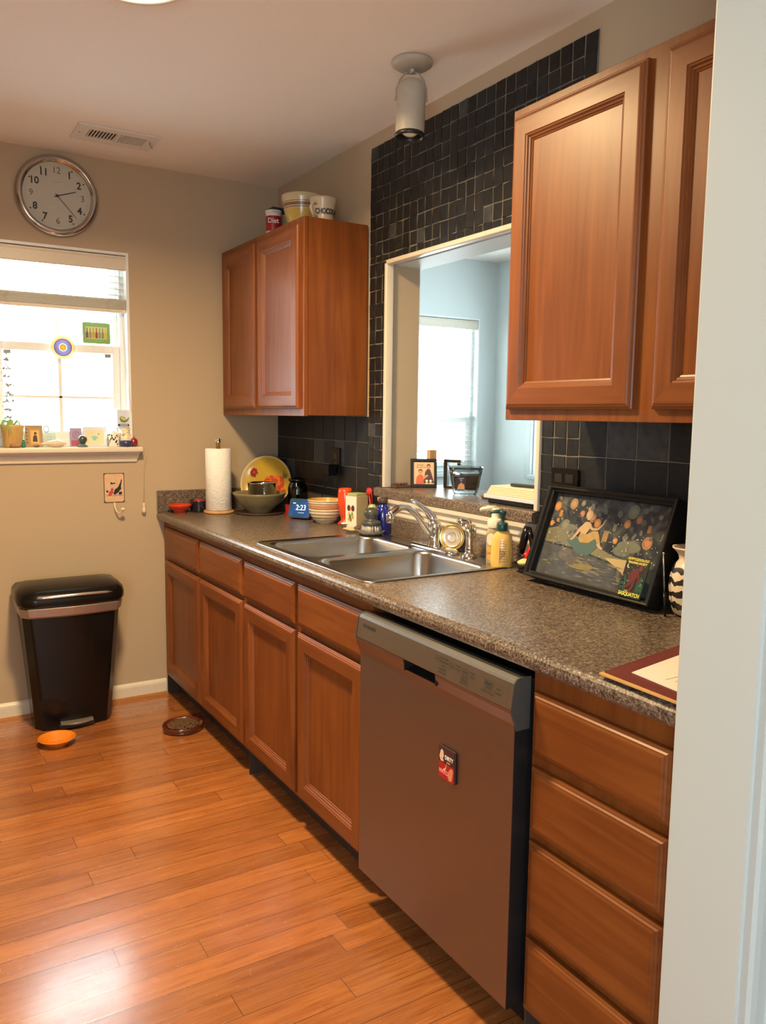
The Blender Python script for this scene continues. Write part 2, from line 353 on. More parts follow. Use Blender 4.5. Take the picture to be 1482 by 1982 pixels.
# ------------------------------------------------------------------ kitchen window
def window(name, T, w, h, muntx, muntz, meet, latches=True, fr=.035):
    """T: local x along the width, y up, z towards the room; origin at opening bottom-left. opening plane at z=0, frame set back"""
    mb = MB()
    for a in ((0, fr, 0, h), (w-fr, w, 0, h), (fr, w-fr, 0, fr), (fr, w-fr, h-fr, h)):
        mb.M = T; mb.box(a[0], a[1], a[2], a[3], -.13, -.055, M_vinyl, .003)
    for a in ((0, .012, 0, h), (w-.012, w, 0, h), (.012, w-.012, h-.012, h)):   # jamb lining
        mb.box(a[0], a[1], a[2], a[3], -.13, 0, M_vinyl)
    root = struct(mb.build(name))
    # lower sash
    def sash(nm, y0, y1, z0, z1, rb, rt, s=.034, mx=muntx, mz=None):
        mb = MB(); mb.M = T
        mb.box(fr, fr+s, y0, y1, z0, z1, M_vinyl, .003); mb.box(w-fr-s, w-fr, y0, y1, z0, z1, M_vinyl, .003)
        mb.box(fr+s, w-fr-s, y0, y0+rb, z0, z1, M_vinyl, .003); mb.box(fr+s, w-fr-s, y1-rt, y1, z0, z1, M_vinyl, .003)
        zc = (z0+z1)/2
        for x in mx: mb.box(x-.008, x+.008, y0+rb, y1-rt, zc-.006, zc+.010, M_vinyl, .002)
        if mz: 
            for z in mz: mb.box(fr+s, w-fr-s, z-.006, z+.006, zc-.006, zc+.010, M_vinyl, .002)
        o = mb.build(nm, root)
        g = MB(); g.M = T; g.box(fr+s-.004, w-fr-s+.004, y0+rb-.004, y1-rt+.004, zc-.002, zc+.002, M_pane); g.build('pane', o)
        return o
    lo = sash('lower_sash', fr-.01, meet+.02, -.085, -.060, .045, .036, mz=muntz[:1])
    up = sash('upper_sash', meet-.02, h-fr+.01, -.118, -.094, .036, .03, mz=muntz[1:])
    if latches:
        for x in (fr+.055, w-fr-.055):
            mb = MB(); mb.M = T; mb.box(x-.014, x+.014, meet-.035, meet-.018, -.060, -.052, P((.25, .25, .24), .4), .002); mb.build('latch', lo)
    return root
T = frame((WL, 0, WB), (1, 0, 0), (0, 0, 1))   # z local = -y (towards the room)
T = T @ Matrix.Identity(4)
win = window('window_1', T, WR-WL, WT-WB, [(-1.052-WL)], [.225, .66], 1.675-WB)
# stool and apron
mb = MB(); mb.box(-3.0 if False else WL-.04, -.713, -.055, 0, WB-.025, WB, M_trim, .006, 3); mb.box(WL, WR, 0, .13, WB-.025, WB, M_trim)
struct(mb.build('trim_2'))
mb = MB(); ap = [(0, 1.159), (-.010, 1.159), (-.012, 1.170), (-.020, 1.180), (-.022, 1.190), (-.034, 1.198), (-.036, 1.2045), (0, 1.2045)]
v0 = [(WL-.03, p[0], p[1]) for p in ap]; v1 = [(-.722-.0-(1.2045-p[1])*.30, p[0], p[1]) for p in ap]
mb.rings([v0, v1], M_trim); struct(mb.build('trim_3'))

# ------------------------------------------------------------------ blinds
def blind(name, label, x0, x1, ztop, zvb, slat_z, stack, zlow, yv, ycen, cords, T=None, slatw=.05, tilt=.0):
    t = thing(name, label, 'window blind', ((x0+x1)/2, ycen, ztop))
    mb = MB(); mb.box(x0, x1, yv, yv+.008, zvb, ztop, M_trim, .002); mb.box(x0, x1, yv-.003, yv+.001, ztop-.012, ztop-.006, M_trim, .001); mb.box(x0, x1, yv-.003, yv+.001, zvb+.004, zvb+.010, M_trim, .001)
    mb.box(x0, x1, yv+.008, yv+.05, ztop-.035, ztop-.003, M_trim); mb.build('valance', t)
    for z in slat_z:
        mb = MB(); mb.M = Matrix.Translation((0, ycen, z)) @ Matrix.Rotation(tilt, 4, 'X'); n = 5
        pts = [(x0+.01, -slatw/2+slatw*i/n, .003*math.sin(math.pi*i/n)) for i in range(n+1)]
        pts += [(p[0], p[1], p[2]-.0022) for p in pts[::-1]]
        mb.prism(pts, (x1-x0-.02, 0, 0), M_slat); mb.build('slat', t)
    if stack:
        mb = MB(); z = stack[0]+.018
        while z < stack[1]:
            dy = random.uniform(-.002, .002); mb.box(x0+.006, x1-.006, ycen-.025+dy, ycen+.025+dy, z, z+.0026, M_slat); z += .0042
        o = mb.build('gathered_slats', t)
        mb = MB(); mb.box(x0+.004, x1-.004, ycen-.027, ycen+.027, stack[0], stack[0]+.016, M_trim, .003); mb.build('bottom_rail', t)
    for x in cords:
        mb = MB()
        for dy in (-.026, .026): mb.tube([(x, ycen+dy, ztop-.03), (x, ycen+dy, zlow)], .0008, M_trim, 5)
        if stack:
            for k in range(3):
                a = [(x+.012*math.sin(q*1.1+k), ycen-.028-.004*math.sin(q), stack[1]-(stack[1]-stack[0])*.15*q*.8) for q in range(8)]
                mb.tube(a, .0007, M_trim, 4)
        mb.build('ladder_cord', t)
    return t
bl = blind('window_blind', 'cream horizontal blind raised halfway in the kitchen window under the clock', WL+.008, WR-.008, 2.100, 2.035, [2.010, 1.982, 1.954, 1.926], (1.845, 1.905), 1.85, .008, .045, [-1.27, -.84])
blind('window_blind', 'white horizontal blind lowered over the far window seen through the pass-through', BWx0+.01, BWx1-.012, 2.085, 2.02, [2.0-.036*i for i in range(28)], None, 1.0, .955, .985, [1.12, 1.90])
T2 = frame((BWx0, .94, BWz0), (1, 0, 0), (0, 0, 1)); window('window_2', T2, BWx1-BWx0, BWz1-BWz0, [.5], [.2, .75], 1.36-BWz0, False)
T3 = frame((2.19, SYb, BWz0), (0, -1, 0), (0, 0, 1)); window('window_3', T3, SYb-SYa, BWz1-BWz0, [.6], [.2, .75], 1.36-BWz0, False)
mb = MB(); mb.box(BWx0-.03, BWx1+.03, .90, .94, BWz0-.03, BWz0, M_white, .004); struct(mb.build('trim_4'))
mb = MB(); mb.box(2.165, 2.19, SYb, SYb+.06, BWz0-.03, BWz1+.05, M_white, .004); mb.box(2.165, 2.19, SYa-.06, SYa, BWz0-.03, BWz1+.05, M_white, .004); mb.box(2.165, 2.19, SYa, SYb, BWz1, BWz1+.05, M_white, .004); mb.box(2.14, 2.19, SYa, SYb, BWz0-.03, BWz0, M_white, .004); struct(mb.build('trim_5'))

# ------------------------------------------------------------------ pass-through trim, ledge
mb = MB()
for a in ((PY0-.0, PY0-.018, 1.097, PZ1), (PY1+.018, PY1, 1.097, PZ1), (PY1, PY0, PZ1-.018, PZ1)):
    mb.box(-.015, .020, min(a[0], a[1]), max(a[0], a[1]), a[2], a[3], M_trim, .004, 3)
for a in ((PY1, PY0, PZ1-.020, PZ1-.001),):
    mb.box(.028, WX+.01, a[0], a[1], a[2], a[3], M_white)  # soffit panel coloured white for the daylight falling on it
struct(mb.build('trim_6'))
mb = MB(); prof = [(-.030, 1.058), (-.034, 1.064), (-.034, 1.088), (-.030, 1.094), (-.022, 1.096), (.31, 1.096), (.318, 1.09), (.318, 1.062), (.312, 1.057)]
mb.prism([(p[0], -1.9935, p[1]) for p in prof], (0, .934, 0), M_lam); mb.prism([(p[0], -1.0595, p[1]) for p in prof[:5]]+[(-.0095, -1.0595, 1.096), (-.0095, -1.0595, 1.058)], (0, .034, 0), M_lam)
tag(mb.build('ledge_countertop', base=(.12, -1.5, 1.056)), 'speckled brown laminate ledge along the bottom of the pass-through', 'countertop')
mb = MB(); pr = [(0, .985), (-.010, .985), (-.014, .992), (-.014, 1.006), (-.022, 1.014), (-.022, 1.030), (-.034, 1.042), (-.036, 1.056), (0, 1.056)]
mb.prism([(p[0], -1.965, p[1]) for p in pr], (0, .905, 0), M_trim); struct(mb.build('trim_7'))

# ------------------------------------------------------------------ tiles
def tiles(name, label, regions, base):
    mb = MB(); k = mb.mi(M_slate); lay = mb.bm.verts.layers.float_color.new('tint')
    for (ya, yb, za, zb, ty, tz, jit, xo) in regions:   # y from ya down to yb; z from zb down to za
        mb.box(-.004, -.0002, yb, ya, za, zb, M_grout)
        y = ya; col = 0
        while y > yb+.004:
            y2 = max(y-ty, yb); z = zb
            while z > za+.004:
                z2 = max(z-tz, za); g = .0017
                j = lambda: random.uniform(-jit, jit)
                gy = g*1.5; cs = [(y-gy+j(), z-g+j()), (y2+gy+j(), z-g+j()), (y2+gy+j(), z2+g+j()), (y-gy+j(), z2+g+j())]
                d = xo+random.uniform(-.0008, .0008); b = .0012; cy = (y+y2)/2; cz = (z+z2)/2
                q = random.random(); br = .010+.007*random.random()**2+(.035 if q > .97 else 0)
                c = (br*(1.08 if q < .4 else .95), br*1.0, br*(.98 if q < .4 else 1.15), 1)
                o = [mb.v((-.003, p[0], p[1])) for p in cs]; o2 = [mb.v((-d+.001, p[0], p[1])) for p in cs]
                tl = random.uniform(-.0005, .0005)
                i_ = [mb.v((-d+tl*(1 if n in (0, 1) else -1), p[0]+(b if p[0] < cy else -b), p[1]+(b if p[1] < cz else -b))) for n, p in enumerate(cs)]
                for v_ in o+o2+i_: v_[lay] = c
                for A, B in ((o, o2), (o2, i_)):
                    for n in range(4): mb.face([A[n], A[(n+1) % 4], B[(n+1) % 4], B[n]], M_slate)
                mb.face(i_, M_slate)
                z = z2
            y = y2
    return tag(mb.build(name, base=base), label, 'tile')
tiles('mosaic_tile_panel', 'black slate mosaic tiles running up the wall around the pass-through', [
    (-.930, -2.167, PZ1, 2.460, .0495, .0538, .0019, .0072), (-.930, PY0, 1.018, PZ1, .0495, .0538, .0019, .0072)], (0, -1.5, 2.0))
tiles('mosaic_tile_panel', 'narrow black mosaic tile strip between the pass-through and the large tiles under the big cabinet', [
    (PY1, -2.155, 1.018, 1.384, .0545, .0535, .0014, .0072)], (0, -2.07, 1.018))
tiles('backsplash_tile', 'large black square tiles under the upper cabinet in the far corner', [(-.002, -.930, 1.018, 1.384, .1035, .1095, .0006, .007)], (0, -.46, 1.018))
tiles('backsplash_tile', 'large black square tiles behind the framed picture', [(-2.155, -3.054, 1.018, 1.384, .108, .105, .0008, .007)], (0, -2.6, 1.018))

# ------------------------------------------------------------------ cabinets
DOOR = [(0, 0), (0, .011), (.003, .0135), (.0045, .0135), (.0065, .0165), (.009, .0172), (.012, .0195), (.015, .020), (.054, .020), (.056, .0175), (.059, .0168), (.062, .0128), (.066, .0118), (.0675, .009), (.071, .0075), (.072, .0055)]
DRAW = [(0, 0), (0, .011), (.004, .0135), (.006, .0135), (.009, .0168), (.012, .0172), (.016, .0195), (.020, .020)]
def front(parent, nm, face_x, ya, yb, za, zb, prof=DOOR, mats=None):
    T = frame((face_x, (ya+yb)/2, (za+zb)/2), (0, -1, 0), (0, 0, 1)); w_ = abs(ya-yb); h_ = zb-za     # normal = (-1,0,0)
    mb = MB(); mb.M = T
    loops = [[(p[0], p[1], h) for p in rect(w_-2*i, h_-2*i)] for i, h in prof]
    # door: stiles vertical grain, rails horizontal (split by side)
    R_ = [[mb.v(p) for p in l] for l in loops]
    for a, b in zip(R_, R_[1:]):
        for k in range(4): mb.face([a[k], a[(k+1) % 4], b[(k+1) % 4], b[k]], (M_cabh if k in (0, 2) else M_cabv) if prof is DOOR else M_cabh)
    mb.face(R_[0][::-1], M_cabv); mb.face(R_[-1], M_cabv if prof is DOOR else M_cabh)
    return mb.build(nm, parent)
BX = -.610; UX = -.301
def base_cab(label, ya, yb, doors, drawers, group=None):
    t = thing('base_cabinet', label, 'cabinet', (-.3, (ya+yb)/2, 0), 0, group)
    mb = MB(); mb.box(BX+.02, -.0105, yb+.0005, yb+.018, .10, .872, M_cabdark); mb.box(BX+.02, -.0105, ya-.018, ya-.0005, .10, .872, M_cabdark); mb.box(BX+.02, -.0105, yb+.018, ya-.018, .10, .118, M_cabdark)
    mb.box(BX+.001, BX+.02, yb+.0005, ya-.0005, .10, .872, M_cabv); mb.build('carcass', t)
    mb = MB(); mb.box(-.545, -.53, yb+.001, ya-.001, 0, .0995, P((.05, .03, .02), .7)); mb.box(-.606, -.545, ya-.006, ya-.001, 0, .0995, P((.05, .03, .02), .7)); mb.build('toe_kick_and_shade', t)  # kick board, plus a dark side return for the shaded wall beneath
    for d in doors: front(t, 'door', BX, *d)
    for d in drawers: front(t, 'drawer', BX, *d, prof=DRAW)
    return t
base_cab('reddish brown base cabinet against the back wall, two doors under two drawers', -.002, -1.066, [(-.060, -.552, .118, .685), (-.570, -1.050, .118, .685)], [(-.060, -.552, .705, .846), (-.570, -1.050, .705, .846)])
base_cab('reddish brown sink cabinet, two doors and two false drawers beside the dishwasher', -1.067, -2.000, [(-1.075, -1.515, .118, .682), (-1.540, -1.975, .118, .682)], [(-1.075, -1.515, .702, .842), (-1.540, -1.975, .702, .842)])
base_cab('reddish brown cabinet of four stacked drawers to the right of the dishwasher', -2.662, -3.053, [], [(-2.675, -3.025, .690, .826), (-2.675, -3.025, .520, .664), (-2.675, -3.025, .300, .500), (-2.675, -3.025, .118, .280)])
def upper_cab(label, ya, yb, za, zb, doors, dz, pulled=None):
    t = thing('upper_cabinet', label, 'cabinet', (-.15, (ya+yb)/2, za))
    mb = MB(); mb.box(UX+.018, -.010, yb, ya, za, zb, M_cabv, .0008, 1)
    mb.box(UX, UX+.0175, yb-.003, ya, za-.004, zb, M_cabv, .0012, 1); mb.build('carcass', t)
    for d in doors: front(t, 'door', UX, d[0], d[1], dz[0], dz[1])
    return t
upper_cab('reddish brown two-door wall cabinet in the far corner beside the mosaic tiles', -.003, -.917, 1.387, 2.164, [(-.045, -.447), (-.480, -.895)], (1.412, 2.138))
upper_cab('large reddish brown wall cabinet over the framed picture, cut off by the white wall', -2.172, -3.052, 1.387, 2.181, [(-2.186, -2.622), (-2.676, -3.046)], (1.412, 2.158))

# ------------------------------------------------------------------ countertop
SK = (-.600, -.052, -1.945, -1.108)  # sink outer x0,x1,y0,y1
cx0, cx1, cy0, cy1 = SK[0]+.02, SK[1]-.012, SK[2]+.02, SK[3]-.02
mb = MB(); cyE = -3.0545; cyB = -.0025
prof = [(cx0, .874), (-.632, .874), (-.638, .877), (-.643, .884), (-.645, .894), (-.643, .904), (-.637, .911), (-.628, .914), (cx0, .914)]
mb.prism([(p[0], cyE, p[1]) for p in prof], (0, cyB-cyE, 0), M_lam, False)
mb.box(cx0, -.002, cy1, cyB, .876, .914, M_lam); mb.box(cx0, -.002, cyE, cy0, .876, .914, M_lam); mb.box(cx1, -.002, cy0, cy1, .876, .914, M_lam)
tag(mb.build('countertop', base=(-.32, -1.5, .874)), 'long speckled brown laminate countertop holding the sink', 'countertop')
mb = MB(); mb.box(-.643, -.0215, -.022, cyB, .9142, 1.016, M_lam, .002)
tag(mb.build('backsplash', base=(-.33, -.01, .914)), 'short speckled laminate backsplash under the back wall behind the paper towels', 'backsplash')
mb = MB(); mb.box(-.021, -.002, -1.058, cyB, .914, 1.016, M_lam, .002); mb.box(-.021, -.002, -1.972, -1.058, .914, .984, M_lam, .002); mb.box(-.021, -.002, cyE, -1.972, .914, 1.016, M_lam, .002); tag(mb.build('backsplash', base=(-.01, -1.5, .914)), 'long speckled laminate backsplash behind the sink below the tiles', 'backsplash')

# ------------------------------------------------------------------ sink
t = thing('sink', 'double-bowl stainless steel sink set in the speckled countertop', 'sink', (-.33, -1.53, .914))
scx, scy = (SK[0]+SK[1])/2, (SK[2]+SK[3])/2
bowls = [(-.345, -1.322, .43, .345), (-.345, -1.727, .43, .375)]
mb = MB(); bm = mb.bm
def ringv(pts, z): return [mb.v((p[0], p[1], z)) for p in pts]
W_, H_ = SK[1]-SK[0], SK[3]-SK[2]
o0 = ringv(rrect(W_, H_, .035, 6, scx, scy), .9145); o1 = ringv(rrect(W_, H_, .035, 6, scx, scy), .9175); o2 = ringv(rrect(W_-.012, H_-.012, .03, 6, scx, scy), .9205); o3 = ringv(rrect(W_-.026, H_-.026, .026, 6, scx, scy), .9175)
for a, b in ((o0, o1), (o1, o2), (o2, o3)):
    for k in range(len(a)): mb.face([a[k], a[(k+1) % len(a)], b[(k+1) % len(a)], b[k]], M_sink, True)
inner = []
for (bx, by, bw, bh) in bowls: inner.append(ringv(rrect(bw+.012, bh+.012, .052, 7, bx, by), .9175))
edges = []
for lp in [o3]+inner:
    for k in range(len(lp)):
        e = bm.edges.get((lp[k], lp[(k+1) % len(lp)])) or bm.edges.new((lp[k], lp[(k+1) % len(lp)])); edges.append(e)
r_ = bmesh.ops.triangle_fill(bm, use_beauty=True, use_dissolve=False, edges=edges)
mb.build('rim', t)
for (bx, by, bw, bh) in bowls:
    mb = MB()
    L_ = []
    for (ins, z, rr_) in ((-.006, .9175, .052), (0, .914, .055), (.003, .905, .056), (.010, .80, .060), (.016, .765, .064), (.030, .748, .066), (.06, .742, .05), (.12, .740, .03)):
        L_.append([(p[0], p[1], z) for p in rrect(bw-2*ins, bh-2*ins, rr_, 7, bx, by)])
    mb.rings(L_, M_sink, False, True, True); b_ = mb.build('bowl', t)
    mb = MB(); mb.lathe([(0, .746), (.018, .746), (.022, .7405), (.042, .742), (.046, .7405)], M_chrome, (bx+.03, by, 0), 28); mb.build('drain', b_)
# faucet
FY = -1.555; FX = -.095
t = thing('faucet', 'chrome single-lever kitchen faucet with a long arched spout over the sink', 'faucet', (FX, FY, .918))
mb = MB(); L_ = [[(p[0], p[1], z) for p in rrect(.055-2*i, .265-2*i, .027-i, 6, FX, FY)] for i, z in ((0, .918), (0, .924), (.004, .929), (.012, .933))]; mb.rings(L_, M_chrome, True, True, True); mb.build('deck_plate', t)
mb = MB(); mb.lathe([(.024, .930), (.024, .938), (.020, .945), (.020, .985), (.022, .99), (.022, 1.012), (.017, 1.022), (0, 1.025)], M_chrome, (FX, FY, 0), 28); mb.build('body', t)
mb = MB(); sp = []
for i in range(15):
    u = i/14; sp.append((FX-.015-.165*u, FY+.002*u, .965+.115*math.sin(u*2.15+.0)**1.0*(1-.05*u)))
sp.append((sp[-1][0]-.006, FY, sp[-1][2]-.010)); mb.tube(sp, [.013]*3+[.0115]*9+[.0125]*4, M_chrome, 14)
tx, tz = sp[-1][0], sp[-1][2]
mb.lathe([(0, tz-.022), (.011, tz-.022), (.0135, tz-.020), (.0135, tz+.008), (.010, tz+.012), (0, tz+.012)], M_chrome, (tx-.001, FY, 0), 20); mb.build('spout', t)
mb = MB(); mb.tube([(FX, FY, 1.010), (FX-.006, FY+.01, 1.035), (FX-.02, FY+.022, 1.055), (FX-.038, FY+.04, 1.075), (FX-.055, FY+.056, 1.088), (FX-.066, FY+.062, 1.092)], [.018, .017, .012, .008, .007, .0065], M_chrome, 12); mb.build('lever_handle', t)
mb = MB(); SX, SYy = -.085, -1.745
mb.lathe([(.026, .918), (.026, .922), (.020, .928), (.0135, .936), (.0135, .948), (.0145, .951), (.0115, .956), (.0125, .99), (.0135, 1.01)], M_chrome, (SX, SYy, 0), 24)
mb.tube([(SX, SYy, 1.005), (SX-.001, SYy, 1.022), (SX-.006, SYy+.002, 1.034), (SX-.016, SYy+.006, 1.041), (SX-.026, SYy+.010, 1.040), (SX-.034, SYy+.013, 1.034)], [.0135, .0145, .015, .0145, .014, .015], M_chrome, 14)
mb.tube([(SX-.034, SYy+.013, 1.034), (SX-.036, SYy+.014, 1.032)], [.011, .010], P((.3, .3, .3), .5), 14)
mb.tube([(SX+.012, SYy-.006, 1.03), (SX+.017, SYy-.008, 1.01), (SX+.016, SYy-.008, .985)], [.006, .005, .003], M_chrome, 8)
tag(mb.build('side_sprayer', base=(SX, SYy, .918)), 'chrome pull-out side sprayer standing right of the faucet', 'sprayer')

# ------------------------------------------------------------------ dishwasher
t = thing('dishwasher', 'stainless steel dishwasher between the sink cabinet and the drawers', 'dishwasher', (-.4, -2.335, 0))
DY0, DY1 = -2.008, -2.655
mb = MB(); mb.box(-.615, -.03, DY1+.004, DY0-.004, .1, .845, M_black); mb.box(-.55, -.53, DY1+.004, DY0-.004, 0, .10, M_black); mb.build('tub_housing', t)
pd = [(-.618, .105), (-.652, .105), (-.654, .108), (-.654, .735), (-.656, .752), (-.662, .768), (-.666, .778), (-.667, .786), (-.618, .786)]
HA, HB = -2.243, -2.382
mb = MB()
for ya, yb in ((DY1, HB), (HA, DY0)): mb.prism([(p[0], ya, p[1]) for p in pd], (0, yb-ya, 0), M_steel)
pn = pd[:5]+[(-.6575, .757), (-.630, .766), (-.630, .786), (-.618, .786)]
mb.prism([(p[0], HB, p[1]) for p in pn], (0, HA-HB, 0), M_steel)
dw = mb.build('door', t)
mb = MB(); mb.box(-.632, -.6295, HB+.0005, HA-.0005, .764, .7858, M_black); mb.box(-.664, -.63, HA-.0025, HA-.0003, .757, .7858, M_black); mb.box(-.664, -.63, HB+.0003, HB+.0025, .757, .7858, M_black)  # black lining deepens the shade inside the handle recess
mb.prism([(-.656, HB, .7585), (-.631, HB, .7665), (-.631, HB, .7675), (-.657, HB, .7595)], (0, HA-HB, 0), M_black); mb.build('handle_pocket_shade', dw)
mb = MB(); mb.box(-.6535, -.616, DY1-.0012, DY1-.0002, .106, .75, M_black); mb.build('door_side', t)
M_ctrl = steel('control_panel_steel', (.33, .335, .335), .38, (400, 3, 400))
mb = MB(); pc = [(-.618, .7865), (-.667, .7865), (-.6675, .790), (-.660, .842), (-.655, .850), (-.645, .853), (-.618, .853)]
mb.prism([(p[0], DY1, p[1]) for p in pc], (0, DY0-DY1, 0), M_ctrl)
cp = mb.build('control_panel', t, bevel=.0015)
mb = MB(); pe = [(-.616, .74), (-.6525, .74), (-.657, .755), (-.664, .772), (-.6685, .788), (-.661, .843), (-.655, .851), (-.645, .854), (-.616, .854)]
M_endcap = P((.06, .058, .055), .45)
mb.prism([(p[0], DY1-.004, p[1]) for p in pe], (0, .0035, 0), M_endcap); mb.build('end_cap', t)
mb = MB(); mb.prism([(p[0], DY0+.0005, p[1]) for p in pe], (0, .0035, 0), M_endcap); mb.build('end_cap', t)
# dark pocket body set into the panel (visible face)
Tc = frame((-.66405, 0, .8165), (0, -1, 0), (.1428, 0, 1)) # control face
M_ink = P((.04, .04, .04), .6)
def ctext(s_, y, dz, size, sx=1.15, bold=0): mbt.text(s_, size, M_ink, Tc @ Matrix.Translation((-y, dz, .0010)), .0002, sx=sx, bold=bold)
mbt = MB(); ctext('FRIGIDAIRE', -2.068, .008, .0125, 1.0, .0003); mbt.build('brand_lettering', cp); mbt = MB()
def btn(y, dz, w_, h_):
    for i in (0, 1, 2, 3):
        a, b = [(-w_/2, -h_/2), (w_/2, -h_/2), (w_/2, h_/2), (-w_/2, h_/2)][i], [(w_/2, -h_/2), (w_/2, h_/2), (-w_/2, h_/2), (-w_/2, -h_/2)][i]
        x0_, x1_ = sorted((a[0], b[0])); y0_, y1_ = sorted((a[1], b[1]))
        flat(mbt, Tc, [(-y+x0_-.0003, dz+y0_-.0003), (-y+x1_+.0003, dz+y0_-.0003), (-y+x1_+.0003, dz+y1_+.0003), (-y+x0_-.0003, dz+y1_+.0003)], .0010, M_ink)
btn(-2.388, .010, .020, .012); ctext('cycles', -2.388, .010, .0056)
for k, s_ in enumerate(('Heavy Wash', 'Normal Wash', '1 Hour', 'Energy Saver', 'Rinse Only')): ctext(s_, -2.414+(-.0 if k < 2 else .003), .015-k*.0085, .005)
btn(-2.442, .006, .018, .012); ctext('temp', -2.442, .006, .0056); ctext('Hi Temp', -2.466, .012, .005); ctext('Air Dry', -2.466, .004, .005)
btn(-2.494, .006, .020, .013); ctext('options', -2.494, .006, .0056); 
for k, s_ in enumerate(('Heat Dry', 'Delay Start', 'Control Lock')): ctext(s_, -2.494, -.006-k*.0065, .005)
ctext('2 hours', -2.520, .010, .005); ctext('4 hours', -2.520, .001, .005)
mbt.build('printed_controls', cp); mbt = MB()
btn(-2.577, .000, .026, .021); ctext('START', -2.577, .0035, .0085, 1, .0002); ctext('Cancel', -2.577, -.0045, .0058); ctext('Hold 3 sec to cancel', -2.577, -.0145, .0045)
ctext('Clean', -2.612, .002, .005); ctext('Sanitized', -2.612, -.008, .005)
mbt.build('start_button', cp)
# magnet
TM = frame((-.6545, -2.4275, .5795), (0, -1, 0), (0, 0, 1)) @ Matrix.Rotation(math.radians(0), 4, 'Z')
mb = MB(); mw, mh = .062, .078
mb.M = TM; mb.box(-mw/2, mw/2, -mh/2, mh/2, .0003, .006, P((.05, .02, .018), .4), .0008)
cream = P((.80, .55, .36), .5); 
flat(mb, Matrix.Identity(4), [(-mw/2+.001, 0), (mw/2-.001, 0), (mw/2-.001, mh/2-.001), (-mw/2+.001, mh/2-.001)], .0063, P((.055, .022, .03), .4))
flat(mb, Matrix.Identity(4), [(-mw/2+.001, -mh/2+.001), (mw/2-.001, -mh/2+.001), (mw/2-.001, 0), (-mw/2+.001, 0)], .0063, P((.45, .012, .016), .4))
flat(mb, Matrix.Identity(4), [(-.028, .012), (-.024, .026), (-.018, .033), (-.012, .028), (-.010, .016), (-.014, .012), (-.010, .004), (-.022, .002)], .0066, cream)
flat(mb, Matrix.Identity(4), [(.006, -.028), (.010, -.012), (.020, -.002), (.027, -.006), (.026, -.016), (.022, -.034), (.012, -.036)], .0066, P((.72, .25, .12), .5))
flat(mb, Matrix.Identity(4), [(-.012, -.014), (-.004, -.010), (.002, .004), (-.002, -.014), (-.008, -.018)], .0066, cream)
mb.text('DIRTY', .0135, P((.9, .82, .7), .5), Matrix.Translation((.010, .016, .0066)), .0002, sx=.85, bold=.0004); mb.text('today', .006, cream, Matrix.Translation((.008, .006, .0066)), .0002)
mb.text('CLEAN', .0135, P((.9, .35, .30), .5), Matrix.Translation((-.010, -.021, .0066)) @ Matrix.Rotation(math.pi, 4, 'Z'), .0002, sx=.85, bold=.0004)
mb.M = Matrix.Identity(4)
tag(mb.build('dishwasher_magnet', base=(-.658, -2.4275, .54)), 'small dark and red rectangular magnet reading DIRTY and CLEAN on the dishwasher', 'magnet')

# ------------------------------------------------------------------ ceiling things
M_lampw = P((1.0, .80, .52), .4, emit=14, name='glowing_lamp_lens')
t = thing('ceiling_lamp', 'glowing round flush ceiling lamp at the top left', 'lamp', (-1.145, -1.60, CH))
mb = MB(); mb.lathe([(.150, CH), (.150, CH-.012), (.142, CH-.020), (.130, CH-.020), (.128, CH-.010)], M_trim, (-1.145, -1.66, 0), 48); mb.build('trim_ring', t)
mb = MB(); mb.lathe([(.128, CH-.012), (.10, CH-.016), (.05, CH-.018), (0, CH-.019)], M_lampw, (-1.145, -1.66, 0), 40); mb.build('lens', t)
area('ceiling_lamp_light', (-1.145, -1.66, CH-.025), (0, 0, 0), .24, .24, 56, LAMP, shape='DISK', spread=2.8)
SPX, SPY = -.25, -1.60
M_spot = P((.45, .41, .34), .45, name='cream_enamel')
t = thing('ceiling_spotlight', 'cream cylinder spotlight on a round canopy hanging from the ceiling', 'lamp', (SPX, SPY, CH))
mb = MB(); mb.lathe([(0, CH-.001), (.064, CH-.001), (.066, CH-.006), (.064, CH-.014), (.055, CH-.020), (.025, CH-.026), (0, CH-.026)], M_spot, (SPX, SPY, 0), 48); mb.build('canopy', t)
TS = Matrix.Translation((SPX, SPY, 2.452)) @ Matrix.Rotation(math.radians(3), 4, 'Y') @ Matrix.Rotation(math.radians(-2), 4, 'X')
mb = MB(); mb.lathe([(0, .004), (.020, .004), (.036, -.004), (.0445, -.018), (.0465, -.030), (.0465, -.168), (.0455, -.171)], M_spot, T=TS, seg=48); cyl = mb.build('cylinder_shade', t)
mb = MB(); mb.lathe([(.0465, -.164), (.0485, -.168), (.0485, -.176), (.044, -.178), (.040, -.165), (.038, -.12), (0, -.12)], M_black, T=TS, seg=48); mb.build('black_baffle', t)
mb = MB(); mb.lathe([(0, -.170), (.018, -.167), (.030, -.158), (.033, -.145), (.030, -.125)], P((.80, .78, .74), .25), T=TS, seg=32); mb.build('bulb', t)
mb = MB()
for s_ in (1, -1):
    pts = [(s_*.006, 0, .030), (s_*.022, 0, .024), (s_*.038, 0, .004), (s_*.048, 0, -.025), (s_*.050, 0, -.062)]
    A = [TS @ Matrix.Rotation(-.55, 4, 'Z') @ Vector(p) for p in pts]
    mb.tube(A, .0028, P((.42, .38, .32), .35, .3), 8)
mb.lathe([(0, .062), (.008, .062), (.010, .05), (.010, .03), (.006, .024), (0, .024)], P((.42, .38, .32), .35, .3), T=TS, seg=16); mb.build('yoke', t)
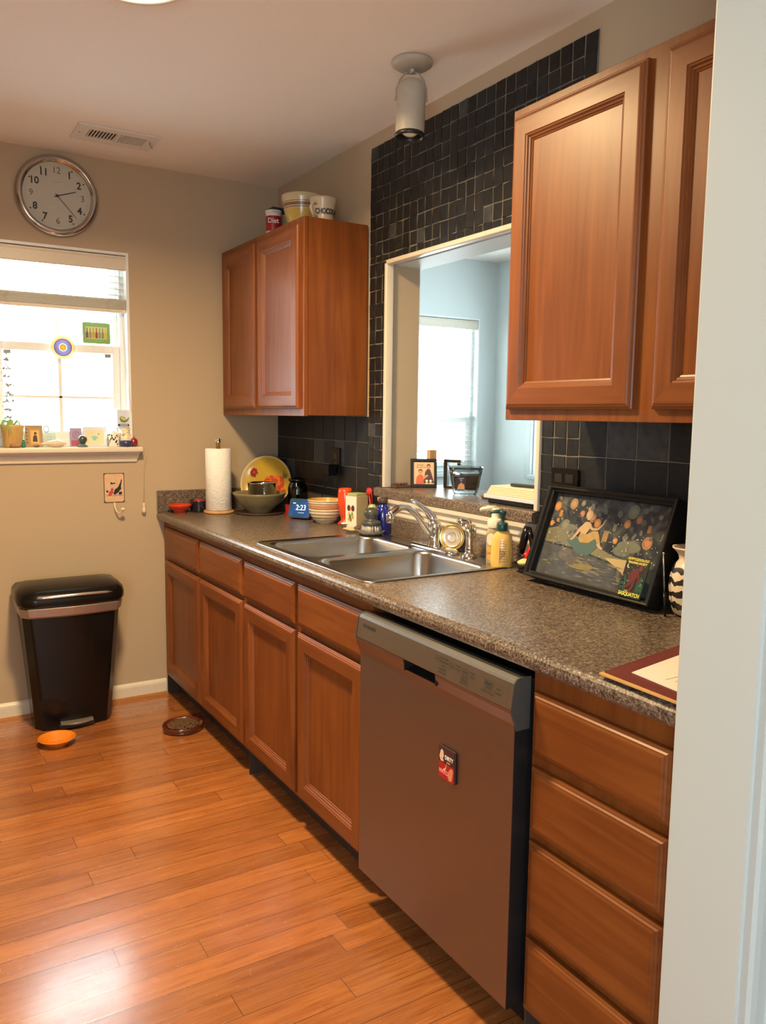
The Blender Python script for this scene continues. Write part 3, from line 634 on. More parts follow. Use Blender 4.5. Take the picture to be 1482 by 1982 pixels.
# vent
t = thing('ceiling_vent', 'white metal air register on the ceiling above the clock', 'vent', (-.876, -.337, CH))
vx0, vx1, vy0, vy1 = -1.037, -.714, -.436, -.238
M_reg = P((.74, .72, .68), .4); M_ductshade = P((.02, .02, .02), .8)
mb = MB(); ix0, ix1, iy0, iy1 = vx0+.05, vx1-.045, vy0+.045, vy1-.055
for a in ((vx0, ix0, vy0, vy1), (ix1, vx1, vy0, vy1), (ix0, ix1, vy0, iy0), (ix0, ix1, iy1, vy1)): mb.box(a[0], a[1], a[2], a[3], CH-.008, CH-.0008, M_reg)
mb.box((ix0+ix1)/2-.003, (ix0+ix1)/2+.003, iy0, iy1, CH-.008, CH-.001, M_reg); fr_ = mb.build('face_plate', t)
mb = MB(); mb.box(ix0, ix1, iy0, iy1, CH-.0025, CH-.0008, M_ductshade); mb.build('duct_shade_plate', t)  # near-black plate for the shade behind the louvers; ceiling is solid
for i in range(18):
    xx = ix0+(ix1-ix0)*(i+.5)/18; mb = MB(); mb.M = Matrix.Translation((xx, (iy0+iy1)/2, CH-.0065)) @ Matrix.Rotation(math.radians(-28 if i < 9 else 62), 4, 'Y')
    mb.box(-.0055, .0055, -(iy1-iy0)/2, (iy1-iy0)/2, -.0005, .0005, M_reg); mb.build('louver', t)
mb = MB(); mb.tube([(vx1-.030, vy0+.07, CH-.009), (vx1-.028, vy0+.068, CH-.022), (vx1-.018, vy0+.075, CH-.03)], .0025, P((.3, .3, .3), .4), 6); mb.build('damper_lever', t)
mb = MB(); mb.lathe([(0, CH-.010), (.004, CH-.009), (.004, CH-.008)], P((.3, .3, .3), .4), (vx0+.02, (vy0+vy1)/2, 0), 10); mb.build('screw', t)

# ------------------------------------------------------------------ clock
CKX, CKZ, CR = -1.052, 2.322, .173
t = thing('wall_clock', 'round chrome-rimmed wall clock above the kitchen window', 'clock', (CKX, -.002, CKZ))
TC = frame((CKX, -.001, CKZ), (1, 0, 0), (0, 0, 1))   # z toward room (-y)
M_rimc = P((.48, .47, .46), .12, 1, 'clock_chrome')
mb = MB(); mb.lathe([(CR-.012, 0), (CR-.002, .002), (CR, .010), (CR-.004, .022), (CR-.012, .030), (CR-.020, .033), (CR-.024, .030), (CR-.026, .022), (CR-.030, .022), (CR-.034, .010)], M_rimc, T=TC, seg=96); mb.build('rim', t)
M_dial = P((.60, .54, .44), .45); M_num = P((.03, .028, .025), .5)
mb = MB(); disc(mb, TC, CR-.033, .012, M_dial, seg=96)
for i in range(12):
    a = math.radians(90-30*(i+1)); rr_ = .106
    mb.text(str(i+1), .041 if (i+1) % 3 else .038, M_num if (i+1) % 3 else P((.16, .13, .10), .5), TC @ Matrix.Translation((rr_*math.cos(a), rr_*math.sin(a), .0128)), .0002, sx=.95, bold=.0012 if (i+1) % 3 else .0002)
    disc(mb, TC, .0034, .0128, M_num if (i+1) % 3 else M_dial, .128*math.cos(a), .128*math.sin(a), 12)
for r0 in (.1245, .1315):
    mb.lathe([(r0, .0126), (r0+.0005, .0126)], P((.30, .26, .20), .6), T=TC, seg=96)
mb.text('HOWARD', .007, M_num, TC @ Matrix.Translation((0, .06, .0128)), .0002) if False else None
flat(mb, TC, rect(.034, .0016, 0, .058), .0128, P((.30, .26, .20), .6))
mb.build('dial', t)
def hand(nm, ang, l, w_, h):
    mb = MB(); a = math.radians(90-ang); T_ = TC @ Matrix.Rotation(a, 4, 'Z')
    mb.prism([T_ @ Vector(p) for p in ((-.012, -w_, h), (l*.9, -w_*.8, h), (l, 0, h), (l*.9, w_*.8, h), (-.012, w_, h))], (TC.to_3x3() @ Vector((0, 0, .001))), M_num); mb.build(nm, t)
hand('hour_hand', 71.5, .088, .0022, .0145); hand('minute_hand', 138, .118, .0014, .0165)
mb = MB(); mb.lathe([(.0055, .013), (.0055, .018), (.003, .020), (0, .020)], M_num, T=TC, seg=20); mb.build('centre_cap', t)
mb = MB(); disc(mb, TC, CR-.027, .0215, M_pane, seg=96); mb.build('glass_cover', t)

# ------------------------------------------------------------------ trash can
t = thing('trash_can', 'tall black step trash can with a silver band against the back wall', 'trash can', (-1.09, -.15, 0))
TX = -1.086
def canring(w_, yf, yb_, z, bow=.018, ch=.045):
    """plan outline: front bowed"""
    x0, x1 = TX-w_/2, TX+w_/2; pts = [(x0+.01, yb_), (x0, yb_-.012), (x0, yf+ch)]
    pts += [(x0+ch*.65, yf)]
    for i in range(1, 8):
        u = i/8; pts.append((x0+ch*.65+(w_-1.3*ch)*u, yf-bow*math.sin(math.pi*u)))
    pts += [(x1-ch*.65, yf), (x1, yf+ch), (x1, yb_-.012), (x1-.01, yb_)]
    return [(p[0], p[1], z) for p in pts]
mb = MB(); mb.rings([canring(.325, -.225, -.06, .002), canring(.325, -.228, -.058, .01), canring(.345, -.238, -.05, .15), canring(.385, -.252, -.042, .40), canring(.405, -.258, -.035, .525)], M_blackg); mb.build('body', t, bevel=.006)
M_band = P((.42, .37, .34), .35, .8)
mb = MB(); mb.rings([canring(.412, -.264, -.034, .515), canring(.418, -.270, -.032, .522), canring(.430, -.276, -.030, .556), canring(.424, -.272, -.030, .560)], M_band); mb.build('silver_band', t)
mb = MB(); mb.rings([canring(.430, -.276, -.030, .562), canring(.440, -.282, -.028, .572), canring(.442, -.282, -.028, .595), canring(.436, -.270, -.030, .618), canring(.41, -.235, -.04, .636), canring(.34, -.18, -.07, .646), canring(.22, -.13, -.09, .650, .01, .02)], M_blackg, smooth=True); ld = mb.build('lid', t)
mb = MB(); A = [(TX-.150+.31*i/12, -.2815-.019*math.sin(math.pi*i/12), .604+.006*math.sin(math.pi*i/12)) for i in range(13)]; mb.tube(A, [.003]+[.0062]*11+[.003], P((.75, .74, .73), .2, .9), 8); mb.build('trim_strip', ld)
mb = MB(); pd = []
for z, off in ((.028, 0), (.038, 0)): pd.append([(TX-.068+.136*i/8, -.262-.020*math.sin(math.pi*i/8), z) for i in range(9)]+[(TX+.068, -.235, z), (TX-.068, -.235, z)])
mb.rings(pd, P((.50, .46, .36), .3, .7)); mb.build('pedal', t)
mb = MB(); mb.box(TX-.075, TX+.075, -.255, -.225, .004, .026, M_black, .003); mb.build('pedal_housing', t)

# ------------------------------------------------------------------ floor bowls
def bowl_prof(rb, rt, h, th=.004, foot=.004, curve=1.6, n=8):
    out = [(0, foot*.5), (rb*.85, foot*.5), (rb*.9, 0), (rb, 0)]
    for i in range(n+1):
        u = i/n; out.append((rb+(rt-rb)*u**(1/curve), foot*0+h*u))
    out.append((rt-th*.5, h+th*.4))
    for i in range(n, -1, -1):
        u = i/n; out.append((max(.001, rb+(rt-rb)*u**(1/curve)-th), th+(h-th)*u))
    out.append((0, th)); return out
mb = MB(); mb.lathe(bowl_prof(.038, .076, .032, .004, curve=1.1), P((.80, .25, .02), .25, coat=.5), (-1.195, -.40, 0), 48)
tag(mb.build('pet_bowl', base=(-1.195, -.40, 0)), 'shallow orange bowl on the floor in front of the trash can', 'bowl')
t = thing('pet_food_dish', 'oval brown dish filled with dry kibble on the floor beside the base cabinets', 'bowl', (-.688, -.50, 0))
mb = MB(); mb.lathe([(0, 0), (.078, 0), (.086, .006), (.090, .026), (.088, .030), (.083, .028), (.078, .014), (0, .012)], P((.10, .022, .010), .18, coat=.6), (-.688, -.50, 0), 48, sy=.92); mb.build('dish', t)
mb = MB(); kb = P((.11, .055, .022), .8, var=.3, bs=300)
mb.lathe([(.070, .012), (.05, .020), (0, .024)], kb, (-.688, -.50, 0), 24)
for i in range(420):
    a = random.uniform(0, 6.28); r_ = .066*math.sqrt(random.random()); z = .023+.010*(1-r_/.066)
    c = (-.688+r_*math.cos(a), -.50+r_*.92*math.sin(a), z+random.uniform(-.001, .002)); T_ = Matrix.Translation(c) @ Matrix.Rotation(random.uniform(0, 3), 4, Vector((random.random(), random.random(), random.random()+.1)).normalized())
    mb.lathe([(0, -.003), (.0045, -.002), (.005, 0), (.0042, .0022), (0, .003)], kb, T=T_, seg=6)
o = mb.build('kibble', t); o['kind'] = 'stuff'

exec_counter = True
# ------------------------------------------------------------------ countertop things
CZ = .914
mb = MB(); mb.lathe([(0, .002), (.026, .002), (.028, 0), (.030, 0), (.031, .012), (.046, .022), (.054, .034), (.056, .040), (.054, .041), (.045, .028), (.03, .020), (0, .018)], P((.62, .045, .015), .22, coat=.5), (-.555, -.085, CZ), 40)
tag(mb.build('small_dish', base=(-.555, -.085, CZ)), 'small orange-red footed dish at the left end of the countertop', 'dish')
t = thing('ramekin', 'dark navy ramekin with a red lump inside, left of the paper towels', 'bowl', (-.460, -.085, CZ))
mb = MB(); mb.lathe([(0, 0), (.036, 0), (.040, .006), (.045, .050), (.047, .056), (.044, .056), (.041, .048), (.037, .008), (0, .006)], P((.012, .014, .028), .2, coat=.5), (-.460, -.085, CZ), 40); mb.build('dish', t)
mb = MB(); mb.blob((-.460, -.085, CZ+.045), .032, .032, .018, P((.35, .03, .04), .5), 16, .06); mb.build('red_sponge', t)
# paper towel holder + roll
PTX, PTY = -.392, -.172
t = thing('paper_towel_holder', 'light wooden upright paper towel holder, its knob above the white roll', 'paper towel holder', (PTX, PTY, CZ))
M_lw = wood('light_wood', [(.50, .26, .09), (.60, .33, .13), (.68, .40, .17)], (30, 30, 4))
mb = MB(); mb.lathe([(0, 0), (.068, 0), (.072, .004), (.072, .010), (.068, .014), (0, .014)], M_lw, (PTX, PTY, CZ), 48); mb.build('base', t)
mb = MB(); mb.lathe([(.011, .014), (.011, .342), (.0115, .342)], M_lw, (PTX, PTY, CZ), 20); mb.lathe([(.012, .338), (.012, .352), (.010, .356), (0, .356)], M_chrome, (PTX, PTY, CZ), 20); mb.build('pole', t)
def towel():
    m, t_, N, L, b = nt('quilted_paper'); b.inputs['Base Color'].default_value = (.86, .85, .82, 1); b.inputs['Roughness'].default_value = .9
    tc = N.new('ShaderNodeTexCoord'); vo = N.new('ShaderNodeTexVoronoi'); vo.inputs['Scale'].default_value = 110; L.new(tc.outputs['Object'], vo.inputs['Vector'])
    bp = N.new('ShaderNodeBump'); bp.inputs['Strength'].default_value = .7; bp.inputs['Distance'].default_value = .002; L.new(vo.outputs['Distance'], bp.inputs['Height']); L.new(bp.outputs['Normal'], b.inputs['Normal']); return m
M_towel = towel()
mb = MB(); mb.lathe([(.020, .016), (.058, .016), (.061, .018), (.061, .306), (.0585, .309), (.022, .309), (.020, .305), (.020, .016)], M_towel, (PTX, PTY, CZ), 64)
mb.box(PTX-.03, PTX+.062, PTY-.0642, PTY-.0628, CZ+.018, CZ+.305, M_towel) if False else None
tag(mb.build('paper_towel_roll', base=(PTX, PTY, CZ+.016)), 'full roll of white quilted paper towels on the wooden holder', 'paper towels')
# decorative plate leaning on the corner
PR = .134
Tp = frame((-.146, -.152, CZ+.004), (.72, -.69, 0), (.69*.25, .72*.25, 1))
Tp = Tp @ Matrix.Translation((0, PR, 0))
M_py = P((.55, .36, .035), .25, coat=.4); M_rim = P((.62, .50, .30), .3)
t = thing('decorative_plate', 'round yellow plate painted with orange flowers leaning in the far corner', 'plate', (-.146, -.152, CZ))
mb = MB(); mb.lathe([(0, -.004), (.08, -.004), (PR-.004, .014), (PR, .018), (PR-.001, .021, M_rim), (PR-.005, .020, M_rim), (PR-.009, .017), (.085, .002), (0, 0)], M_py, T=Tp, seg=64)
mb.build('plate', t)
mb = MB(); o1, o2, o3 = P((.72, .14, .02), .35), P((.45, .06, .01), .35), P((.30, .01, .02), .35)
random.seed(3)
def petal(cx, cy, r, m, h): disc(mb, Tp, r, h, m, cx, cy, 14, 1, random.uniform(.6, 1), random.uniform(0, 3))
def ph(x, y):   # plate surface height
    r = math.hypot(x, y); return .0012+(0 if r < .085 else (r-.085)*.37)
for (cx, cy, n, R__) in ((.02, .000, 9, .034), (.062, -.005, 9, .040), (.08, -.05, 8, .03), (-.06, -.06, 7, .035), (.02, -.06, 8, .04)):
    for k in range(n):
        a = 6.28*k/n; x, y = cx+R__*.6*math.cos(a), cy+R__*.6*math.sin(a); petal(x, y, R__*.55, o1 if k % 2 else o2, ph(x, y)+.0006+.0001*k+.003)
    petal(cx, cy, R__*.4, o1, ph(cx, cy)+.0048)
mb.build('painted_flowers', t); mb = MB()
for k in range(6): petal(-.070+.012*math.cos(k), .050+.014*math.sin(k), .010, o3, ph(-.08, .06)+.0015+.0002*k)
mb.build('painted_red_bird', t); mb = MB()
for k in range(5): flat(mb, Tp, [(.085+.004*k, .02), (.09+.005*k, .03), (.086+.007*k, .07-.006*k)], .012+.001*k, P((.12, .13, .02), .4))
mb.build('painted_leaf', t)
# wide bowl with saucepan
BXc, BYc = -.222, -.268
mb = MB(); mb.lathe([(0, .003), (.048, .003), (.050, 0), (.056, 0), (.058, .008), (.075, .022), (.105, .052), (.124, .084), (.129, .093), (.126, .095), (.117, .086), (.096, .056), (.066, .030), (.04, .020), (0, .018)], P((.22, .19, .10), .3, coat=.3), (BXc, BYc, CZ+.006), 56)
tag(mb.build('wide_bowl', base=(BXc, BYc, CZ+.006)), 'wide olive-brown bowl holding the small metal pot, in front of the yellow plate', 'bowl')
mb = MB(); mb.lathe([(0, 0), (.105, 0), (.118, .004), (.118, .006), (0, .0055)], P((.05, .03, .02), .5), (BXc, BYc, CZ), 40); tag(mb.build('trivet', base=(BXc, BYc, CZ)), 'flat dark round mat under the wide olive-brown bowl', 'trivet')
t = thing('measuring_pot', 'small shiny metal pot sitting in the wide olive-brown bowl', 'pot', (-.205, -.262, CZ+.03))
mb = MB(); px_, py_, pz_ = -.205, -.262, CZ+.028
mb.lathe([(0, 0), (.060, 0), (.064, .004), (.067, .05), (.069, .116), (.072, .119), (.069, .120), (.066, .112), (.062, .008), (0, .005)], M_chrome, (px_, py_, pz_), 48); mb.build('pot_body', t)
mb = MB(); mb.tube([(px_-.020, py_-.068, pz_+.085), (px_-.024, py_-.082, pz_+.080), (px_-.024, py_-.084, pz_+.062), (px_-.018, py_-.068, pz_+.05)], .004, M_chrome, 8); mb.build('handle', t)
# glass jar
JX, JY = -.057, -.375
t = thing('glass_jar', 'dark green lidded glass jar between the yellow plate and the black tiles', 'jar', (JX, JY, CZ))
t.location = (JX-.015, JY, CZ); BASE[t.name] = Vector((JX-.015, JY, CZ)); JX -= .015
mb = MB(); mb.lathe([(0, .002), (.040, 0), (.045, .006), (.046, .125), (.040, .145), (.036, .150), (.036, .158), (.034, .158), (.034, .150), (.038, .143), (.043, .124), (.042, .008), (0, .006)], M_gglass, (JX, JY, CZ), 40); mb.build('jar_body', t)
mb = MB(); mb.lathe([(0, .158), (.040, .158), (.043, .163), (.041, .170), (.020, .175), (0, .176)], M_gglass, (JX, JY, CZ), 40); mb.build('lid', t)
mb = MB(); mb.lathe([(0, .010), (.038, .010), (.039, .05), (.038, .09), (0, .095)], P((.035, .035, .03), .8), (JX, JY, CZ), 30); mb.build('contents', t)
mb = MB(); mb.lathe([(0, 0), (.026, 0), (.029, .05), (.027, .05), (.024, .004), (0, .004)], P((.42, .012, .012), .3, coat=.4), (-.118, -.400, CZ), 8, smooth=False); tag(mb.build('red_holder', base=(-.118, -.400, CZ)), 'small deep red faceted holder left of the smart display', 'holder')
# smart display
t = thing('smart_display', 'small blue screen smart display showing the time 2:23', 'display', (-.135, -.56, CZ), 0)
Td = frame((-.160, -.570, CZ+.008), (.60, -.80, 0), (.28, .21, 1)); t.location = (-.15, -.575, CZ); BASE[t.name] = Vector((-.15, -.575, CZ))
mb = MB(); dwid, dh = .112, .090
l0 = [Td @ Vector((p[0], p[1]+dh/2, 0)) for p in rrect(dwid, dh, .012)]; l1 = [Td @ Vector((p[0], p[1]+dh/2, -.008)) for p in rrect(dwid, dh, .012)]; l2 = [Td @ Vector((p[0]*.9, p[1]*.6+dh*.32, -.045)) for p in rrect(dwid*.8, dh, .012)]
mb.rings([l0, l1, l2], P((.035, .05, .08), .5)); mb.build('housing', t)
def scr():
    m, t_, N, L, b = nt('lit_screen'); tc = N.new('ShaderNodeTexCoord'); n = N.new('ShaderNodeTexNoise'); n.inputs['Scale'].default_value = 16; L.new(tc.outputs['Object'], n.inputs['Vector'])
    r = ramp(N, [(.35, (.01, .10, .10)), (.5, (.02, .10, .28)), (.7, (.04, .16, .42))]); L.new(n.outputs['Fac'], r.inputs[0]); b.inputs['Base Color'].default_value = (.01, .01, .01, 1); b.inputs['Roughness'].default_value = .2
    L.new(r.outputs[0], b.inputs['Emission Color']); b.inputs['Emission Strength'].default_value = .75; return m
mb = MB(); flat(mb, Td, [(p[0], p[1]+dh/2) for p in rrect(dwid-.012, dh-.012, .008)], .0006, scr())
Mw = P((.9, .95, 1), .4, emit=.9)
mb.text('2:23', .036, Mw, Td @ Matrix.Translation((.006, dh/2+.002, .0012)), .0002, sx=.85); flat(mb, Td, rect(.014, .003, -.03, dh-.022), .0012, Mw); flat(mb, Td, rect(.03, .0012, .01, dh*.27), .0012, Mw)
mb.build('screen', t)
# stacked bowls
for k, (rb, rt, z0, h, colr, lab) in enumerate(((.034, .074, 0, .064, (.62, .52, .36), 'ribbed cream bowl at the bottom of the stack beside the smart display'),
        (.042, .0765, .037, .046, (.55, .27, .16), 'dusty pink bowl in the middle of the stack beside the smart display'),
        (.046, .079, .058, .046, (.68, .56, .38), 'pale yellow bowl on top of the stack beside the smart display'))):
    mb = MB(); pr = [(0, .003), (rb*.9, .003), (rb, 0)]
    n = 22
    for i in range(n+1):
        u = i/n; rib = .0016*math.sin(u*2*math.pi*4.5) if k != 1 else .0008*math.sin(u*20)
        pr.append((rb+(rt-rb)*math.sin(u*math.pi/2)**.85+rib, h*u))
    pr += [(rt-.003, h+.001)]+[(max(.002, rb+(rt-rb)*math.sin(u/8*math.pi/2)**.85-.005), .006+(h-.006)*u/8) for u in range(8, -1, -1)]+[(0, .006)]
    c3 = P(colr, .25, coat=.4); inside = P((.62, .36, .10), .25, coat=.4)
    if k == 2: pr = [p if i < n+4 else (p[0], p[1], inside) for i, p in enumerate(pr)]
    mb.lathe(pr, c3, (-.100, -.722, CZ+z0+.0004*k), 56)
    tag(mb.build('nesting_bowl', base=(-.100, -.722, CZ+z0)), lab, 'bowl', 'nesting bowls stacked by the smart display')
# vase
VX, VY = -.052, -.815
mb = MB(); mb.lathe([(0, 0), (.030, 0), (.033, .004), (.031, .009), (.022, .016), (.017, .022), (.020, .034), (.026, .050), (.031, .085), (.0325, .115), (.031, .145), (.0285, .160), (.0265, .160), (.028, .145), (.030, .115), (.028, .085), (.02, .04), (0, .03)], P((.72, .075, .02), .22, coat=.5), (VX, VY, CZ), 40)
tag(mb.build('vase', base=(VX, VY, CZ)), 'tall slim orange-red vase between the stacked bowls and the floral carton', 'vase')
# carton
t = thing('tea_carton', 'tall cream carton with a floral side panel beside the orange-red vase', 'carton', (-.060, -.945, CZ))
ang = .30; Tcn = Matrix.Translation((-.055, -.93, CZ)) @ Matrix.Rotation(ang, 4, 'Z')
M_crt = P((.52, .44, .24), .55); M_fl = P((.80, .76, .66), .5)
mb = MB(); mb.M = Tcn; mb.box(-.040, .030, -.032, .032, 0, .140, M_crt, .001); 
flat(mb, Matrix.Identity(4), [(0, 0)]*0 or [(0, 0), (.001, 0), (.001, .001)], -.0, M_crt) if False else None
mb.poly([(-.0405, -.031, .002), (-.0405, .031, .002), (-.0405, .031, .138), (-.0405, -.031, .138)], M_fl)
Tf = Tcn @ frame((-.041, 0, .07), (0, -1, 0), (0, 0, 1)); mb.M = Matrix.Identity(4)
for (dx, dy, r_, c) in ((-.012, .018, .009, (.10, .02, .03)), (.012, .018, .009, (.10, .02, .03)), (0, .016, .006, (.7, .28, .12)), (-.010, -.008, .006, (.6, .35, .05)), (.008, -.006, .006, (.25, .30, .05)), (-.004, -.018, .007, (.15, .2, .04)), (.012, -.02, .005, (.6, .25, .08)), (0, -.03, .006, (.2, .22, .05)), (-.012, -.03, .005, (.6, .35, .05))): disc(mb, Tf, r_, .0004, P(c, .5), dx, dy, 10, 1, 1.5)
mb.build('box', t)
mb = MB(); mb.M = Tcn; mb.box(-.036, .026, -.028, .028, .140, .150, P((.35, .42, .16), .5), .002); mb.build('lid', t)
mb = MB(); mb.blob((-.030, -.985, CZ+.158), .012, .022, .018, P((.50, .02, .02), .6), 10, .2); mb.tube([(-.03, -.985, CZ+.16), (-.03, -1.002, CZ+.158), (-.032, -1.010, CZ+.135), (-.032, -1.012, CZ+.10)], .0016, P((.50, .02, .02), .6), 6)
mb.tube([(-.03, -.985, CZ+.145), (-.030, -1.005, CZ+.05), (-.030, -1.005, CZ+.001)], .004, P((.5, .02, .02), .6), 6)
tag(mb.build('red_scourer', base=(-.012, -.98, CZ)), 'crumpled red mesh thing sticking up behind the cream carton', 'scourer')
mb = MB(); mb.lathe([(0, 0), (.010, 0), (.019, .016), (.021, .020), (.018, .019), (.009, .003), (0, .003)], P((.6, .6, .6), .2, 1, bump=.8, bs=120), (-.105, -.905, CZ), 14, smooth=False); mb.blob((-.105, -.905, CZ+.018), .013, .013, .007, P((.75, .72, .70), .6), 8, .15); mb.blob((-.092, -.91, CZ+.022), .009, .009, .006, P((.55, .05, .08), .5), 8, .1)
tag(mb.build('foil_cup', base=(-.105, -.905, CZ)), 'tiny crumpled foil cup at the foot of the orange-red vase', 'cup')
t = thing('soap_tray', 'small cream square tray holding a dark stone, behind the sink corner', 'tray', (-.115, -1.02, CZ))
mb = MB(); mb.rings([[(p[0], p[1], z) for p in rrect(w_, w_*.85, .012, 3, -.115, -1.020)] for w_, z in ((.060, CZ), (.064, CZ+.004), (.092, CZ+.013), (.088, CZ+.014), (.06, CZ+.008))], P((.66, .52, .30), .35), smooth=False); mb.build('dish', t)
mb = MB(); mb.blob((-.105, -1.025, CZ+.016), .022, .014, .008, P((.12, .08, .06), .5, var=.3), 10, .12); mb.build('stone', t)
# bottles in the corner
t = thing('blue_bottle', 'cobalt blue glass bottle with a dark cap behind the dish brush', 'bottle', (-.045, -1.125, CZ))
mb = MB(); mb.lathe([(0, 0), (.029, 0), (.031, .004), (.031, .085), (.029, .098), (.020, .110), (.016, .114), (.016, .126), (0, .126)], P((.006, .012, .22), .08, coat=1), (-.048, -1.125, CZ), 36); mb.build('body', t)
mb = MB(); mb.lathe([(0, .126), (.018, .126), (.020, .128), (.020, .142), (.017, .145), (0, .145)], P((.06, .035, .03), .5), (-.048, -1.125, CZ), 28); mb.build('cap', t)
mb = MB(); mb.lathe([(0, 0), (.020, 0), (.021, .04, ), (.021, .075), (.018, .10), (.014, .112), (.008, .116), (0, .116)], P((.38, .48, .25), .3), (-.066, -1.070, CZ), 28); mb.lathe([(.0212, .015), (.0215, .018), (.0215, .05), (.0212, .053)], P((.80, .20, .03), .4), (-.066, -1.070, CZ), 28)
tag(mb.build('green_bottle', base=(-.066, -1.070, CZ)), 'small pale green bottle with an orange label left of the blue bottle', 'bottle')
t = thing('dish_brush', 'grey palm dish brush with white bristles resting behind the sink', 'brush', (-.105, -1.165, CZ))
bx, by = -.112, -1.142
mb = MB(); mb.lathe([(0, .042), (.036, .042), (.039, .046), (.039, .056), (.034, .060), (.024, .064), (.022, .070), (.029, .082), (.030, .094), (.024, .106), (.010, .112), (0, .113)], P((.055, .058, .06), .35), (bx, by, CZ), 36); mb.build('handle', t)
mb = MB(); random.seed(5)
for i in range(150):
    a, r_ = random.uniform(0, 6.28), .036*math.sqrt(random.random()); p0 = Vector((bx+r_*math.cos(a), by+r_*math.sin(a), CZ+.043)); p1 = Vector((bx+1.2*r_*math.cos(a), by+1.2*r_*math.sin(a), CZ+.018)); mb.tube([p0, p1], .0011, P((.72, .70, .66), .6), 4)
o = mb.build('bristles', t); o['kind'] = 'stuff'
mb = MB(); mb.lathe([(0, 0), (.036, 0), (.050, .008), (.055, .016), (.052, .017), (.036, .006), (0, .005)], P((.14, .13, .12), .4), (bx, by, CZ+.0045), 36); tag(mb.build('brush_dish', base=(bx, by, CZ+.0045)), 'small dark grey saucer under the dish brush', 'dish')
# can leaning behind faucet
Tg = frame((-.062, -1.640, CZ+.052), (.35, -.93, 0), (.10, .10, 1))
mb = MB(); mb.lathe([(.030, .000), (.040, .000), (.042, .002)], M_chrome, T=Tg, seg=2) if False else None
t = thing('tin_can', 'round tin lying on its side with a gold-ringed end, between faucet and sprayer', 'tin', (-.05, -1.65, CZ))
cc = Vector((-.055, -1.606, CZ+.052)); ax = Vector((-.80, -.60, .10)).normalized(); up_ = Vector((0, 0, 1)); uu = up_.cross(ax).normalized(); vv = ax.cross(uu)
Tg = Matrix((uu, vv, ax)).transposed().to_4x4(); Tg.translation = cc
M_gold = P((.75, .55, .22), .25, .9)
mb = MB(); mb.lathe([(0, -.026), (.044, -.026), (.045, 0)], P((.05, .045, .05), .35, .3), T=Tg, seg=40); mb.build('can_wall', t)
mb = MB(); mb.lathe([(.045, -.001), (.0465, .0015), (.0445, .003), (.042, .0005), (.037, .0005), (.036, .0015), (.034, .0015), (.033, .0003, P((.75, .72, .66), .25, .6)), (.018, .0003, M_gold), (.0165, .001, M_gold), (.0155, .0003, P((.80, .78, .74), .25, .6)), (0, .0003)], M_gold, T=Tg, seg=48); mb.build('gold_end', t)
# soap bottles
t = thing('foam_soap_bottle', 'clear foaming soap bottle with cream pump and olive label, beside the sprayer', 'soap bottle', (-.062, -1.86, CZ))
sx_, sy_ = -.060, -1.848
mb = MB(); mb.lathe([(0, 0), (.026, 0), (.029, .004), (.030, .05), (.030, .098), (.026, .112), (.020, .118), (.020, .122), (0, .122)], P((.36, .28, .16), .15, coat=.8), (sx_, sy_, CZ), 36, sy=.8)
Tl = frame((sx_-.0, sy_-.0, CZ+.06), (.55, -.83, 0), (0, 0, 1)) @ Matrix.Translation((0, 0, .0290))
disc(mb, Tl, .017, .001, P((.72, .64, .48), .5), -.004, .022, 20, .8, 1.2)
for (a_, b_, r_) in ((-.008, -.012, .010), (.006, -.022, .010), (-.006, -.036, .010), (.008, -.004, .008)): disc(mb, Tl, r_, .0006+.0002*abs(a_)*100, P((.62, .36, .06), .4), a_, b_, 14, .9, 1.1)
mb.build('bottle', t)
mb = MB(); mb.lathe([(.024, .118), (.0255, .122), (.0255, .142), (.022, .147), (.013, .150), (.0125, .168), (.016, .176), (.015, .182), (0, .184)], P((.74, .68, .52), .35), (sx_, sy_, CZ), 32)
mb.tube([(sx_, sy_, CZ+.180), (sx_-.022, sy_+.012, CZ+.181), (sx_-.040, sy_+.022, CZ+.178), (sx_-.043, sy_+.024, CZ+.173)], [.010, .008, .006, .005], P((.74, .68, .52), .35), 10); mb.build('pump', t)
t = thing('lotion_bottle', 'yellow soap bottle with a dark green pump at the right end of the sink', 'soap bottle', (-.086, -1.940, CZ))
lx, ly = -.088, -1.918
M_yel = P((.72, .46, .12), .3, coat=.3)
mb = MB(); Tb = Matrix.Translation((lx, ly, CZ)) @ Matrix.Rotation(-.75, 4, 'Z')
mb.lathe([(0, 0), (.030, 0), (.034, .004), (.035, .02), (.034, .06), (.031, .09), (.024, .108), (.014, .117), (.013, .122), (0, .122)], M_yel, T=Tb, seg=40, sy=.62)
mb.M = Tb
pts = [(.016*math.cos(a)*1.0+.004, .012+.048+.048*math.sin(a)) for a in [math.pi*k/12 for k in range(13)]]+[(-.012, .012), (.020, .012)]
R_ = []
for (x_, z_) in [(p[0]+.006, p[1]) for p in pts]:
    r_at = .034-(.0 if z_ < .06 else (z_-.06)*.25); y_ = -.62*r_at*math.sqrt(max(0, 1-(x_/r_at)**2))-.0007; R_.append((x_, y_, z_))
cen = mb.v((.008, -.62*.033-.0012, .05)); rv = [mb.v(p) for p in R_]
for i in range(len(rv)): mb.face([cen, rv[i], rv[(i+1) % len(rv)]], P((.42, .25, .09), .5), False)
for k in range(9):
    z_ = .022+.008*k; mb.box(-.006, .020-.0006*k, -.0226+.00005*k*k*.5, -.0216, z_, z_+.0012, P((.20, .11, .05), .5))
mb.M = Matrix.Identity(4); mb.build('bottle', t)
M_dg = P((.008, .055, .05), .35)
mb = MB(); mb.lathe([(.016, .118), (.0175, .121), (.0175, .140), (.015, .144), (.007, .145), (.005, .147), (.005, .158), (.008, .161), (.013, .176), (.013, .182), (0, .183)], M_dg, (lx, ly, CZ), 28)
